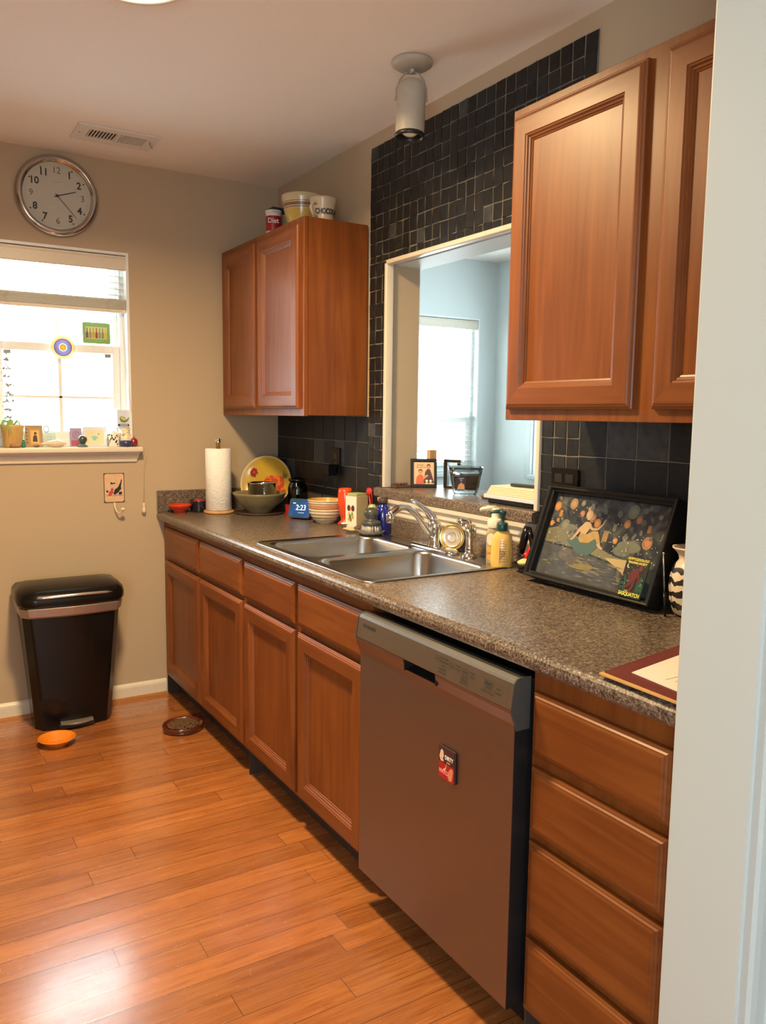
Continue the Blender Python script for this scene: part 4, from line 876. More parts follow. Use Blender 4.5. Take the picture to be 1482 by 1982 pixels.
mb.tube([(lx, ly, CZ+.178), (lx-.016, ly+.010, CZ+.179), (lx-.030, ly+.018, CZ+.177), (lx-.034, ly+.020, CZ+.171)], [.007, .006, .0045, .004], M_dg, 8); mb.build('pump', t)
# sponge dish with red scrubber
t = thing('sponge_dish', 'black dish with a yellow sponge and red scrubber behind the picture frame edge', 'sponge dish', (-.075, -2.030, CZ))
mb = MB(); mb.lathe([(0, 0), (.025, 0), (.030, .012), (.046, .022), (.050, .028), (.046, .028), (.03, .018), (0, .016)], P((.02, .018, .016), .3), (-.070, -2.020, CZ), 12, smooth=False); mb.build('dish', t)
mb = MB(); mb.blob((-.068, -2.018, CZ+.030), .034, .028, .012, P((.72, .58, .25), .7, bump=.5, bs=200), 14, .05); mb.build('sponge', t)
mb = MB()
for (dx, dy, dz) in ((0, 0, 0), (.008, -.012, .012), (-.008, .012, -.002), (.004, .008, .012)): mb.blob((-.055+dx, -2.022+dy, CZ+.052+dz), .012, .012, .013, P((.70, .015, .02), .35), 10, .06)
mb.build('scrubber', t)
# black holder hanging under the ledge end
mb = MB(); mb.tube([(-.045, -1.990, 1.050), (-.050, -1.984, 1.02), (-.055, -1.978, .985), (-.052, -1.975, .965)], [.012, .013, .011, .006], M_blackg, 8); mb.tube([(-.045, -1.995, 1.046), (-.05, -2.012, 1.02), (-.05, -2.02, .98)], [.008, .009, .006], M_blackg, 8); mb.blob((-.05, -2.0, .968), .007, .007, .007, M_chrome, 10)
mb.lathe([(0, .966), (.03, .966), (.03, .962), (0, .962)], M_blackg, (-.052, -1.993, 0), 20); mb.tube([(-.052, -1.993, .965), (-.052, -1.993, .918)], .005, M_blackg, 8); mb.lathe([(0, .9145), (.024, .9145), (.024, .918), (0, .919)], M_blackg, (-.05, -1.993, 0), 20)
tag(mb.build('black_gadget', base=(-.05, -1.99, .9145)), 'black kitchen gadget with a shiny screw squeezed between soap and picture frame', 'gadget')

# ------------------------------------------------------------------ framed picture (leaning)
FL, FRR = -2.110, -2.571; FW = FL-FRR; 
bot = Vector((-.170, (FL+FRR)/2, CZ+.0198)); upv = Vector((.095, 0, .263)).normalized(); FH = .280
Tq = frame(bot, (0, -1, 0), upv)    # normal points to (-x)
Tq = Tq @ Matrix.Translation((0, FH/2, 0))
t = thing('framed_picture', 'black deep-framed picture of lanterns over water leaning on the black tiles', 'picture', bot)
M_frm = P((.009, .008, .008), .4, spec=.3, bump=.4, bs=90); M_frw = P((.10, .06, .04), .5)
mb = MB(); fp = [(0, -.056), (0, -.002), (.002, 0), (.006, -.002), (.010, -.002), (.014, -.010), (.018, -.012), (.019, -.030)]
loops = [[Tq @ Vector((p[0], p[1], h)) for p in rect(FW-2*i, FH-2*i)] for i, h in fp]
mb.rings(loops, M_frm, True, False, False); mb.build('frame', t)
PW, PH_ = FW-.038, FH-.038
def night():
    m, t_, N, L, b = nt('painted_night_sky'); tc = N.new('ShaderNodeTexCoord'); n = N.new('ShaderNodeTexNoise'); n.inputs['Scale'].default_value = 14; n.inputs['Detail'].default_value = 6; n.inputs['Distortion'].default_value = 2; L.new(tc.outputs['Object'], n.inputs['Vector'])
    r = ramp(N, [(.30, (.018, .022, .032)), (.5, (.045, .054, .062)), (.72, (.13, .135, .12))]); L.new(n.outputs['Fac'], r.inputs[0]); L.new(r.outputs[0], b.inputs['Base Color']); b.inputs['Roughness'].default_value = .22; b.inputs['Coat Weight'].default_value = .4; return m
mb = MB(); ph0 = -.029
flat(mb, Tq, rect(PW, PH_), ph0, night())
random.seed(11)
flat(mb, Tq, [(-PW/2, -.025), (-.10, -.028), (.05, -.048), (.10, -.05), (PW/2, -.09), (PW/2, -.052), (.05, -.030), (-.05, .0), (-.12, .006), (-.17, .024), (-PW/2, .012)], ph0+.0002, P((.17, .16, .09), .35, var=.35, bs=40))
flat(mb, Tq, [(.03, -.040), (.11, -.035), (.17, -.075), (.13, -.105), (.10, -.07)], ph0+.0003, P((.42, .32, .15), .35))
flat(mb, Tq, [(-PW/2, -.03), (-.08, -.035), (.02, -.05), (.07, -.055), (.1, -PH_/2), (-PW/2, -PH_/2)], ph0+.0003, P((.07, .075, .08), .3, var=.6, bs=35))
for (x, y, rx, ry, c) in ((-.05, -.075, .05, .012, (.20, .17, .06)), (-.08, -.065, .03, .012, (.10, .08, .07)), (0, -.09, .03, .008, (.14, .13, .10)), (.10, .0, .04, .016, (.13, .14, .10)), (.08, -.015, .03, .014, (.12, .13, .09)), (-.15, .0, .04, .02, (.15, .14, .09)), (-.12, .02, .03, .016, (.14, .14, .10))): disc(mb, Tq, 1, ph0+.0004+abs(x)*.0005, P(c, .35, var=.3), x, y, 20, rx, ry)
lan = [(-.195, .082, .013), (-.135, .095, .015), (-.100, .100, .008), (-.093, .070, .009), (-.175, .062, .009), (-.18, .042, .006), (-.145, .030, .016), (-.05, .062, .012), (-.028, .050, .012), (.012, .018, .014), (.085, .095, .018), (.11, .075, .010), (.075, .060, .011), (-.07, .086, .007), (.036, .045, .009), (.155, .018, .016), (.050, .010, .008), (-.02, .012, .009), (.175, .09, .007), (.15, .055, .009), (-.20, .03, .008)]
for i, (x, y, r_) in enumerate(lan): 
    c = [(.40, .18, .055), (.27, .17, .07), (.15, .15, .10), (.33, .14, .06)][i % 4]
    if i % 5 == 4: flat(mb, Tq, rect(r_*1.3, r_*2.2, x, y), ph0+.0006, P(c, .4))
    else: disc(mb, Tq, r_, ph0+.0006, P(c, .4), x, y, 18, 1, 1.1); disc(mb, Tq, r_*.55, ph0+.0008, P(tuple(min(1, k*1.35) for k in c), .4), x, y, 14, 1, 1)
for i in range(110):
    x = random.uniform(-PW/2+.005, PW/2-.01); y = random.gauss(.01, .03); 
    if y < PH_/2-.004: disc(mb, Tq, random.uniform(.0007, .0018), ph0+.0007, P((.65, .60, .48), .4), x, y, 7)
random.seed(17)
for i in range(70):
    x = random.uniform(-.19, .10); y = random.uniform(-PH_/2+.006, -.055); c = random.choice([(.12, .12, .11), (.20, .17, .08), (.05, .06, .07), (.16, .15, .13), (.09, .10, .11)])
    disc(mb, Tq, 1, ph0+.00045+.00001*i, P(c, .4), x, y, 10, random.uniform(.006, .022), random.uniform(.0008, .0022), random.uniform(-.2, .1))
for i in range(45):
    x = random.uniform(-.20, .20); y = random.uniform(-.02, .115); c = random.choice([(.08, .09, .10), (.11, .11, .10), (.05, .06, .08), (.13, .12, .09)])
    disc(mb, Tq, 1, ph0+.0003+.00001*i, P(c, .4), x, y, 10, random.uniform(.003, .010), random.uniform(.004, .012), random.uniform(-1, 1))
# a plain seated figure reaching up with a lantern
sk = P((.45, .31, .17), .4); dr = P((.36, .24, .08), .4, var=.3, bs=60); te = P((.06, .11, .10), .4)
flat(mb, Tq, [(-.125, -.012), (-.08, .002), (-.03, .02), (-.01, .01), (.0, -.01), (-.03, -.045), (-.07, -.045)], ph0+.0009, te)
flat(mb, Tq, [(-.085, .032), (-.072, .048), (-.058, .050), (-.047, .044), (-.050, .030), (-.060, .010), (-.078, .010)], ph0+.0011, sk)
flat(mb, Tq, [(-.082, .036), (-.088, .030), (-.104, -.002), (-.112, -.008), (-.106, -.010), (-.098, -.004), (-.080, .022)], ph0+.0012, sk)
flat(mb, Tq, [(-.052, .046), (-.040, .034), (-.022, .036), (-.008, .050), (-.004, .064), (.0, .062), (-.003, .048), (-.018, .030), (-.040, .027), (-.053, .034)], ph0+.0012, sk)
disc(mb, Tq, .0105, ph0+.0013, sk, -.063, .066, 16, .85, 1.15); disc(mb, Tq, .0125, ph0+.0012, P((.40, .30, .16), .5), -.064, .070, 16, 1, 1)
flat(mb, Tq, [(-.080, .014), (-.055, .014), (-.035, .026), (-.018, .028), (-.010, .018), (.004, -.008), (-.004, -.012), (-.020, .006), (-.040, -.010), (-.070, -.012), (-.082, -.002)], ph0+.0014, dr)
flat(mb, Tq, [(-.004, -.004), (.008, -.014), (.016, -.016), (.014, -.022), (.0, -.018), (-.010, -.010)], ph0+.0015, sk)
for (x, y, r_) in ((-.112, -.052, .020), (-.02, .09, .010)): disc(mb, Tq, r_, ph0+.0005, P((.10, .09, .075), .4, var=.5), x, y, 18, 1.3, .9)
mb.build('painting', t)
# sticker card in the frame corner
Ts = frame(bot, (0, -1, 0), upv) @ Matrix.Translation((.170, .061, 0)) @ Matrix.Rotation(math.radians(0), 4, 'Z')
mb = MB(); cw, ch_ = .074, .104; zc = .0016
l0 = [Ts @ Vector((p[0], p[1], zc-.0012)) for p in rrect(cw, ch_, .005)]; l1 = [Ts @ Vector((p[0], p[1], zc)) for p in rrect(cw, ch_, .005)]
mb.rings([l0, l1], P((.008, .02, .018), .3))
def sf(pts, h, c, **k): flat(mb, Ts, pts, zc+h, P(c, .4, **k))
sf([(p[0], p[1]) for p in rrect(cw-.003, ch_-.003, .004)], .0002, (.010, .010, .012))
sf([(-cw/2+.003, -ch_/2+.003), (cw/2-.003, -ch_/2+.003), (cw/2-.003, -ch_/2+.014), (-cw/2+.003, -ch_/2+.016)], .0003, (.01, .08, .035))
for (x, s_) in ((-.026, 1), (-.030, .7), (.024, 1.1), (.030, .7), (.018, .6)): 
    for k in range(3): sf([(x-.008*s_, -.038+.012*k*s_), (x+.008*s_, -.038+.012*k*s_), (x, -.020+.013*k*s_)], .0004+.0001*k, (.01, .07, .045))
fur = (.10, .013, .010)
sf([(-.012, -.002), (-.014, .012), (-.006, .022), (.006, .026), (.012, .020), (.014, .010), (.008, -.004), (-.004, -.008)], .0008, fur)      # torso
disc(mb, Ts, .0065, zc+.0009, P(fur, .5), .016, .026, 14, 1, 1.15)
sf([(-.012, -.002), (-.002, -.008), (-.004, -.020), (-.018, -.032), (-.028, -.034), (-.026, -.029), (-.014, -.020)], .0009, fur)
sf([(-.002, -.006), (.008, -.006), (.008, -.020), (.002, -.036), (.008, -.040), (-.006, -.040), (-.002, -.022)], .0010, (.09, .012, .010))
sf([(.008, .018), (.014, .014), (.020, .002), (.018, -.012), (.014, -.014), (.014, 0)], .0011, fur); sf([(-.012, .014), (-.018, .004), (-.016, -.010), (-.012, -.008), (-.008, .006)], .0011, (.09, .012, .010))
disc(mb, Ts, .0055, zc+.0008, P((.75, .72, .55), .4), -.024, .028, 18); disc(mb, Ts, .0052, zc+.0010, P((.010, .010, .012), .4), -.0215, .0290, 18)
for i in range(22): disc(mb, Ts, random.uniform(.0006, .0011), zc+.0007, P((.8, .78, .65), .4), random.uniform(-.033, .033), random.uniform(-.020, .034), 6)
Myt = P((.85, .70, .12), .4); Mgt = P((.55, .70, .12), .4)
mb.text('CRYPTOZOOLOGY', .0092, Myt, Ts @ Matrix.Translation((0, .047, zc+.0006)), .0002, sx=.86, bold=.0002); mb.text('TRACKING SOCIETY', .0078, Myt, Ts @ Matrix.Translation((0, .038, zc+.0006)), .0002, sx=.84, bold=.0002)
mb.text('SASQUATCH', .0132, Myt, Ts @ Matrix.Translation((0, -.044, zc+.0014)), .0002, sx=.88, bold=.0003); mb.text('THE', .006, Mgt, Ts @ Matrix.Translation((-.012, -.036, zc+.0014)), .0002)
tag(mb.build('sasquatch_card', base=Ts.translation), 'small black card reading SASQUATCH tucked in the lower right of the picture frame', 'card')

# zebra vase
ZX, ZY = -.082, -2.636
def zebra():
    m, t_, N, L, b = nt('zebra_glaze'); tc = N.new('ShaderNodeTexCoord'); wv = N.new('ShaderNodeTexWave'); wv.wave_type = 'BANDS'; wv.bands_direction = 'Z'; wv.inputs['Scale'].default_value = 11; wv.inputs['Distortion'].default_value = 2.6; wv.inputs['Detail'].default_value = 1; wv.inputs['Detail Scale'].default_value = 5; L.new(tc.outputs['Object'], wv.inputs['Vector'])
    r = ramp(N, [(.44, (.02, .017, .015)), (.50, (.72, .60, .46))]); L.new(wv.outputs['Fac'], r.inputs[0]); L.new(r.outputs[0], b.inputs['Base Color']); b.inputs['Roughness'].default_value = .35; return m
M_zeb = zebra(); M_zc = P((.66, .54, .42), .35)
t = thing('zebra_vase', 'black and cream zebra-striped vase half hidden by the white wall', 'vase', (ZX, ZY, CZ))
mb = MB(); mb.lathe([(0, .001), (.034, 0), (.044, .006), (.054, .035), (.057, .065), (.056, .095), (.050, .118), (.042, .130)], M_zeb, (ZX, ZY, CZ), 48); mb.build('body', t)
mb = MB(); mb.lathe([(.042, .130), (.036, .138), (.038, .150), (.048, .162), (.053, .166), (.053, .170), (.048, .168), (.034, .150), (.032, .130), (.03, .05), (0, .04)], M_zc, (ZX, ZY, CZ), 48); mb.build('neck', t)
mb = MB(); mb.tube([(-.150, -2.612, CZ+.001), (-.145, -2.602, CZ+.060)], .0028, M_blackg, 8); mb.tube([(-.145, -2.602, CZ+.060), (-.138, -2.588, CZ+.150)], .0018, P((.30, .30, .31), .3, .8), 8); mb.blob((-.138, -2.588, CZ+.152), .003, .003, .003, M_chrome, 8)
tag(mb.build('metal_skewer', base=(-.15, -2.612, CZ)), 'thin dark metal rod standing between the picture frame and the zebra vase', 'skewer')
mb = MB(); A = [(-.19+.03*math.cos(a), -2.745+.02*math.cos(a), CZ+.036+.032*math.sin(a)) for a in [2*math.pi*k/24 for k in range(25)]]; mb.tube(A, .004, M_black, 8); mb.tube([(-.19, -2.745, CZ+.004), (-.17, -2.79, CZ+.005), (-.12, -2.84, CZ+.005)], .004, M_black, 8)
tag(mb.build('black_cable', base=(-.19, -2.745, CZ)), 'looped black cable on the countertop beside the zebra vase', 'cable')
# folders
def sheet(nm, lab, cat, pts, z0, z1, m, extra=None):
    mb = MB(); mb.prism([(p[0], p[1], z0) for p in pts], (0, 0, z1-z0), m)
    if extra: extra(mb)
    c = sum((Vector((p[0], p[1], z0)) for p in pts), Vector())/len(pts)
    return tag(mb.build(nm, base=c), lab, cat)
sheet('black_notebook', 'thin black notebook under the folders at the right end of the countertop', 'notebook', [(-.627, -2.885), (-.630, -3.050), (-.33, -3.050), (-.35, -2.93)], CZ, CZ+.006, M_blackg)
sheet('manila_folder', 'orange-tan folder sandwiched under the maroon folder', 'folder', [(-.640, -2.868), (-.645, -3.052), (-.30, -3.052), (-.36, -2.83)], CZ+.0065, CZ+.0095, P((.62, .36, .12), .6))
sheet('maroon_folder', 'maroon folder on the countertop beside the white wall', 'folder', [(-.630, -2.872), (-.638, -3.052), (-.30, -3.052), (-.35, -2.822)], CZ+.010, CZ+.0125, P((.14, .025, .022), .5))
Mtx = P((.30, .30, .33), .7)
def lines(mb):
    for k in range(5):
        y = -2.965-.016*k; mb.box(-.575+.006*k, -.45+.01*(k % 2), y-.0007, y+.0007, CZ+.0142, CZ+.0144, Mtx)
sheet('paper_sheet', 'white printed sheet of paper on the maroon folder', 'paper', [(-.595, -2.905), (-.612, -3.052), (-.30, -3.052), (-.34, -2.86)], CZ+.013, CZ+.0141, P((.80, .72, .64), .7), lines)

# outlets
def outlet(lab, y, z, w_, h_, slots=True):
    t = thing('wall_outlet', lab, 'outlet', (-.009, y, z))
    mb = MB(); mb.box(-.016, -.0095, y-w_/2, y+w_/2, z-h_/2, z+h_/2, M_blackg, .002); mb.build('cover_plate', t)
    mb = MB()
    for dz in (.020, -.020):
        for dy in ((0,) if w_ < .09 else (-.023, .023)): mb.box(-.0178, -.0155, y+dy-.016, y+dy+.016, z+dz-.013, z+dz+.013, M_black, .001)
    mb.build('socket', t); return t
outlet('black outlet plate on the tiles in the far corner with a charger plugged in', -.655, 1.185, .070, .115)
outlet('double black outlet plate on the tiles above the framed picture', -2.110, 1.190, .112, .100)
t = thing('phone_charger', 'black cube charger plugged into the far outlet with a cord trailing down', 'charger', (-.035, -.655, 1.14))
mb = MB(); mb.box(-.066, -.018, -.676, -.624, 1.118, 1.168, M_blackg, .004); mb.build('plug_body', t)
mb = MB(); mb.tube([(-.045, -.640, 1.118), (-.045, -.63, 1.09), (-.04, -.60, 1.06), (-.035, -.565, 1.04), (-.03, -.55, 1.02), (-.035, -.56, .975), (-.05, -.575, .93), (-.08, -.58, .918)], .0022, M_black, 8); mb.build('cord', t)

# ------------------------------------------------------------------ ledge things
LZ = 1.0965
mb = MB(); mb.box(.03, .135, -1.060, -1.0, LZ, LZ+.012, P((.10, .045, .025), .5), .002) if False else mb.box(.020, .095, -1.145+.035, -1.072, LZ, LZ+.010, P((.12, .06, .04), .5), .002)
for k in range(4): mb.blob((.032+.016*k, -1.092, LZ+.014), .008, .010, .006, P((.10, .05, .04), .5, var=.3), 8, .15)
tag(mb.build('wooden_coaster', base=(.057, -1.09, LZ)), 'small brown carved tray with pebbles on the ledge beside the photo frame', 'tray')
def pframe(nm, lab, c, yaw, w_, h_, lean, img):
    t = thing(nm, lab, 'photo frame', c); T_ = Matrix.Translation(c) @ Matrix.Rotation(yaw, 4, 'Z') @ Matrix.Rotation(math.radians(90-lean), 4, 'X') @ Matrix.Translation((0, h_/2, 0))
    mb = MB(); loops = [[T_ @ Vector((p[0], p[1], h)) for p in rect(w_-2*i, h_-2*i)] for i, h in ((0, -.016), (0, .002), (.002, .004), (.011, .004), (.012, -.002))]
    mb.rings(loops, M_black, True, False); mb.build('frame', t)
    mb = MB(); img(mb, T_); mb.build('photo', t)
    mb = MB(); A = T_ @ Vector((0, h_*.30, -.016)); B = Vector((A.x, A.y, c[2]+.002))+(T_.to_3x3() @ Vector((0, 0, -.05))).normalized()*.045; B.z = c[2]+.002; mb.tube([A, B], .004, M_black, 6); mb.build('easel_leg', t)
    return t
def couple(mb, T_):
    flat(mb, T_, rect(.085, .092), -.001, P((.74, .52, .32), .35, var=.12, bs=30))
    red = P((.62, .14, .06), .4); hair = P((.08, .03, .02), .5); dk = P((.10, .05, .05), .4); skn = P((.62, .30, .17), .4)
    flat(mb, T_, [(-.034, -.045), (-.030, -.018), (-.020, -.006), (-.008, -.006), (.002, -.018), (.006, -.045)], -.0004, red); disc(mb, T_, .008, -.0002, skn, -.014, .004, 14); disc(mb, T_, .009, -.0003, hair, -.014, .008, 14)
    flat(mb, T_, [(.0, -.030), (.006, .006), (.016, .018), (.026, .016), (.032, -.002), (.040, -.030)], -.0003, dk); disc(mb, T_, .007, -.0001, skn, .020, .026, 14); disc(mb, T_, .008, -.0002, hair, .020, .030, 14)
    flat(mb, T_, [(-.006, -.018), (.012, -.006), (.020, -.010), (.0, -.026)], -.0001, skn)
    for k in range(5): disc(mb, T_, .006, 0, P((.85, .80, .70), .5, var=.2) if k % 2 else dk, .004+.008*k, -.036+.003*(k % 2), 8)
    Mt = P((.35, .12, .06), .5); mb.text('the best', .009, Mt, T_ @ Matrix.Translation((-.014, .034, 0)), .0001); mb.text('day with you', .008, Mt, T_ @ Matrix.Translation((-.010, .025, 0)), .0001)
pframe('photo_frame', 'black photo frame holding an orange-toned photo of two people on the ledge', (.142, -1.135, LZ), -.50, .108, .120, 12, couple)
def dark(mb, T_): flat(mb, T_, rect(.07, .10), -.001, P((.05, .06, .07), .25))
mb = MB(); T_ = Matrix.Translation((.235, -1.195, LZ)) @ Matrix.Rotation(-.95, 4, 'Z'); mb.M = T_
mb.box(-.028, -.012, -.015, .015, 0, .118, M_black, .002); mb.box(-.028, .045, -.015, .015, .106, .118, M_black, .002); mb.box(-.028, .045, -.015, .015, 0, .010, M_black, .002); mb.box(.030, .045, -.015, .015, .095, .106, M_black, .002)
tag(mb.build('black_stand', base=(.235, -1.195, LZ)), 'black open stand behind the candle on the ledge', 'stand')
mb = MB(); mb.box(.155, .19, -1.055, -1.035, LZ, LZ+.15, M_lw, .001) if False else mb.box(.225, .26, -1.055, -1.03, LZ, LZ+.150, M_lw, .001)
tag(mb.build('wooden_block', base=(.24, -1.04, LZ)), 'upright pale wooden block behind the orange-toned photo frame', 'block')
# candle
CX_, CY_ = .120, -1.445
t = thing('jar_candle', 'flared clear glass candle filled with dark red wax on the ledge', 'candle', (CX_, CY_, LZ))
def sqr(w_, z, r=.3):
    w_ *= 1.08; return [(CX_+math.cos(-.55)*p[0]-math.sin(-.55)*p[1], CY_+math.sin(-.55)*p[0]+math.cos(-.55)*p[1], LZ+z) for p in rrect(w_, w_*.78, w_*.16, 4)]
mb = MB(); mb.rings([sqr(.074, 0), sqr(.082, .006), sqr(.092, .03), sqr(.104, .07), sqr(.122, .105), sqr(.118, .105), sqr(.099, .070), sqr(.087, .030), sqr(.077, .016)], M_glass, True, True, True); mb.build('glass_jar', t)
mb = MB(); mb.rings([sqr(.076, .0165), sqr(.086, .031), sqr(.098, .070), sqr(.104, .082)], P((.035, .006, .010), .25, coat=.5), True, True, True); mb.build('wax', t)
mb = MB(); Tl = Matrix.Translation((CX_, CY_, LZ)) @ Matrix.Rotation(-.55, 4, 'Z') @ frame((0, -.0415, .045), (1, 0, 0), (0, -.13, 1))
flat(mb, Tl, rect(.034, .050, -.020, 0), .0015, P((.03, .02, .03), .4)); flat(mb, Tl, [(-.034, -.022), (-.006, -.022), (-.008, -.004), (-.020, .004), (-.030, -.006)], .0018, P((.60, .30, .15), .4)); disc(mb, Tl, .005, .0018, P((.2, .15, .2), .4), -.02, .012); mb.text('candle', .007, P((.7, .7, .7), .4), Tl @ Matrix.Translation((-.02, .02, .0018)), .0001); mb.build('label', t)
mb = MB(); mb.blob((.100, -1.585, LZ+.008), .014, .012, .008, P((.20, .11, .08), .7, var=.3), 12, .12); mb.blob((.092, -1.610, LZ+.006), .012, .009, .006, P((.16, .10, .08), .7, var=.3), 12, .12); tag(mb.build('driftwood_piece', base=(.097, -1.595, LZ)), 'small knobbly brown piece beside the stacked papers on the ledge', 'rock')
sy0, sy1 = -1.965, -1.655
mb = MB(); mb.box(.020, .165, -1.965, -1.705, LZ, LZ+.016, M_blackg, .004); tag(mb.build('black_tray', base=(.09, -1.81, LZ)), 'flat black case at the bottom of the paper stack on the ledge', 'case')
mb = MB(); mb.box(.014, .168, -1.965, -1.690, LZ+.0165, LZ+.030, P((.62, .64, .68), .4), .002); tag(mb.build('silver_book', base=(.09, -1.8, LZ+.0165)), 'silver-white book between the black case and the folded napkins', 'book')
mb = MB()
random.seed(2)
for k in range(5): mb.box(.018+.002*k, .160, -1.962+.004*k, -1.700-.003*k, LZ+.0305+.006*k, LZ+.0361+.006*k, P((.74, .64, .46), .8), .0015)
tag(mb.build('folded_napkins', base=(.09, -1.81, LZ+.0305)), 'stack of folded cream napkins on top of the silver-white book', 'napkins')
mb = MB(); mb.M = Matrix.Translation((.075, -1.845, LZ+.067)) @ Matrix.Rotation(.25, 4, 'Z'); mb.box(-.014, .014, -.060, .060, -.0055, .0055, P((.03, .045, .045), .35), .003); tag(mb.build('dark_pouch', base=(.075, -1.845, LZ+.0615)), 'slim dark case lying on the folded cream napkins', 'case')
mb = MB(); mb.blob((.085, -1.880, LZ+.080), .009, .009, .008, P((.03, .06, .06), .4), 10)
for s_ in (0, .008): mb.tube([(.085, -1.880, LZ+.080-s_), (.088, -1.915, LZ+.105-s_), (.090, -1.950, LZ+.116-s_*1.5), (.095, -1.965, LZ+.108-s_)], .0022, P((.07, .09, .10), .3, .3), 8)
tag(mb.build('earphone_cord', base=(.085, -1.88, LZ+.072)), 'curved dark cord with a round end looping over the napkin stack', 'cord')

# ------------------------------------------------------------------ things on top of the far cabinet
UZ = 2.164
t = thing('nut_tin', 'red and white round tin on top of the far cabinet', 'tin', (-.215, -.44, UZ))
mb = MB(); c = (-.222, -.445, UZ); wt = P((.70, .66, .60), .35); rd = P((.32, .015, .02), .35)
mb.lathe([(0, 0), (.034, 0), (.034, .030, rd), (.0342, .095, wt), (.034, .112, wt), (.036, .112, wt), (.036, .120, wt), (.033, .121), (0, .121)], wt, c, 36); 
Tt = Matrix.Translation((c[0], c[1], c[2]+.066)) @ Matrix.Rotation(math.radians(-22), 4, 'Z') @ frame((0, -.0352, 0), (1, 0, 0), (0, 0, 1)); mb.text('Planet', .028, wt, Tt @ Matrix.Translation((0, .006, 0)), .0004, sx=.7, bold=.0006) if False else mb.text('Diet', .030, wt, Tt @ Matrix.Translation((-.002, .006, 0)), .0004, sx=.9, bold=.0006)
mb.build('tin_body', t)
mb = MB(); mb.box(-.205, -.13, -.40, -.33, UZ, UZ+.125, P((.42, .34, .22), .5), .002); mb.box(-.207, -.128, -.402, -.328, UZ+.1252, UZ+.152, P((.02, .02, .03), .4), .002); tag(mb.build('storage_box', base=(-.17, -.36, UZ)), 'dark-lidded tan box behind the red and white tin', 'box')
mb = MB(); Y1, Y2, Y3 = P((.60, .50, .30), .25, coat=.4), P((.62, .42, .10), .25, coat=.4), P((.25, .12, .07), .3)
mb.lathe([(0, 0), (.048, 0, Y2), (.050, .006, Y2), (.068, .06, Y2), (.078, .095, Y1), (.079, .100, Y3), (.0795, .104, Y1), (.081, .108, Y3), (.083, .120, Y1), (.084, .124, Y3), (.0845, .127, Y1), (.088, .140, Y1), (.091, .156, Y1), (.088, .160, Y1), (.083, .150, Y2), (.06, .05, Y2), (0, .01)], Y2, (-.155, -.600, UZ), 56)
tag(mb.build('mixing_bowl', base=(-.155, -.60, UZ)), 'yellow mixing bowl with pink and brown stripes on top of the far cabinet', 'bowl')
t = thing('chocolate_mug', 'large cream mug with dark lettering on top of the far cabinet', 'mug', (-.17, -.80, UZ))
mc = (-.150, -.785, UZ)
mb = MB(); Mm = P((.62, .50, .34), .3, coat=.3); mb.lathe([(0, 0), (.038, 0), (.041, .004), (.046, .05), (.055, .105), (.056, .112), (.053, .112), (.043, .05), (.038, .008), (0, .006)], Mm, mc, 48)
for i, chx in enumerate('CHOCOLATE'):
    a = math.radians(-150+17*i+4); r_ = .0505
    T_ = Matrix.Translation((mc[0], mc[1], mc[2]+.052)) @ Matrix.Rotation(a+math.pi/2, 4, 'Z') @ frame((0, -r_, 0), (1, 0, 0), (0, -.15, 1)); mb.text(chx, .030, P((.03, .02, .02), .4), T_, .0006, sx=.7, bold=.0008)
mb.build('cup', t)
mb = MB(); mb.tube([(mc[0]-.040, mc[1]-.025, UZ+.082), (mc[0]-.062, mc[1]-.030, UZ+.085), (mc[0]-.072, mc[1]-.033, UZ+.065), (mc[0]-.062, mc[1]-.03, UZ+.04), (mc[0]-.036, mc[1]-.02, UZ+.032)], .006, Mm, 10); mb.build('handle', t)

# ------------------------------------------------------------------ window sill things (sill top WB)
def X(px): return -1.285+px*.00215
SZ = WB
t = thing('potted_plant', 'trailing green plant in a tan pot at the left end of the window sill', 'plant', (X(8), .0, SZ))
mb = MB(); mb.lathe([(0, 0), (.034, 0), (.038, .005), (.046, .080), (.050, .092), (.050, .100), (.046, .100), (.044, .088), (0, .085)], P((.62, .40, .14), .5), (X(8), .005, SZ), 32); mb.build('pot', t)
mb = MB(); random.seed(9); lf = P((.22, .42, .10), .5)
for i in range(16):
    a = random.uniform(0, 6.28); l = random.uniform(.05, .09); p0 = Vector((X(8), .005, SZ+.09)); d = Vector((math.cos(a), math.sin(a), 0)); s_ = Vector((-d.y, d.x, 0))*.005
    P1 = p0+d*l*.5+Vector((0, 0, .03)); P2 = p0+d*l+Vector((0, 0, -.03)); mb.poly([p0-s_, p0+s_, P1+s_*1.3, P1-s_*1.3], lf); mb.poly([P1-s_*1.3, P1+s_*1.3, P2], lf)
mb.build('leaves', t)
mb = MB(); random.seed(14); gl = P((.30, .34, .28), .5)
for i in range(3):
    pts = [Vector((X(2+4*i), .03, SZ+.09))]
    for k in range(9): pts.append(pts[-1]+Vector((random.uniform(-.008, .012), random.uniform(-.004, .004), .036)))
    mb.tube(pts, .0012, gl, 4)
    for p in pts[1:]:
        for k in range(3):
            d = Vector((random.uniform(-1, 1), random.uniform(-.4, .4), random.uniform(-.3, 1))).normalized()*random.uniform(.010, .018); s_ = Vector((-d.z, 0, d.x))*.3; mb.poly([p, p+d*.5+s_, p+d, p+d*.5-s_], gl)
mb.build('flowering_stems', t)
mb = MB(); mb.blob((X(10), -.040, SZ+.010), .022, .012, .010, P((.40, .22, .12), .6, var=.4), 12, .18); mb.blob((X(16), -.038, SZ+.008), .010, .008, .008, P((.55, .38, .25), .6), 10, .15); tag(mb.build('seashell', base=(X(10), -.04, SZ)), 'lumpy brown shell at the far left of the window sill', 'shell')
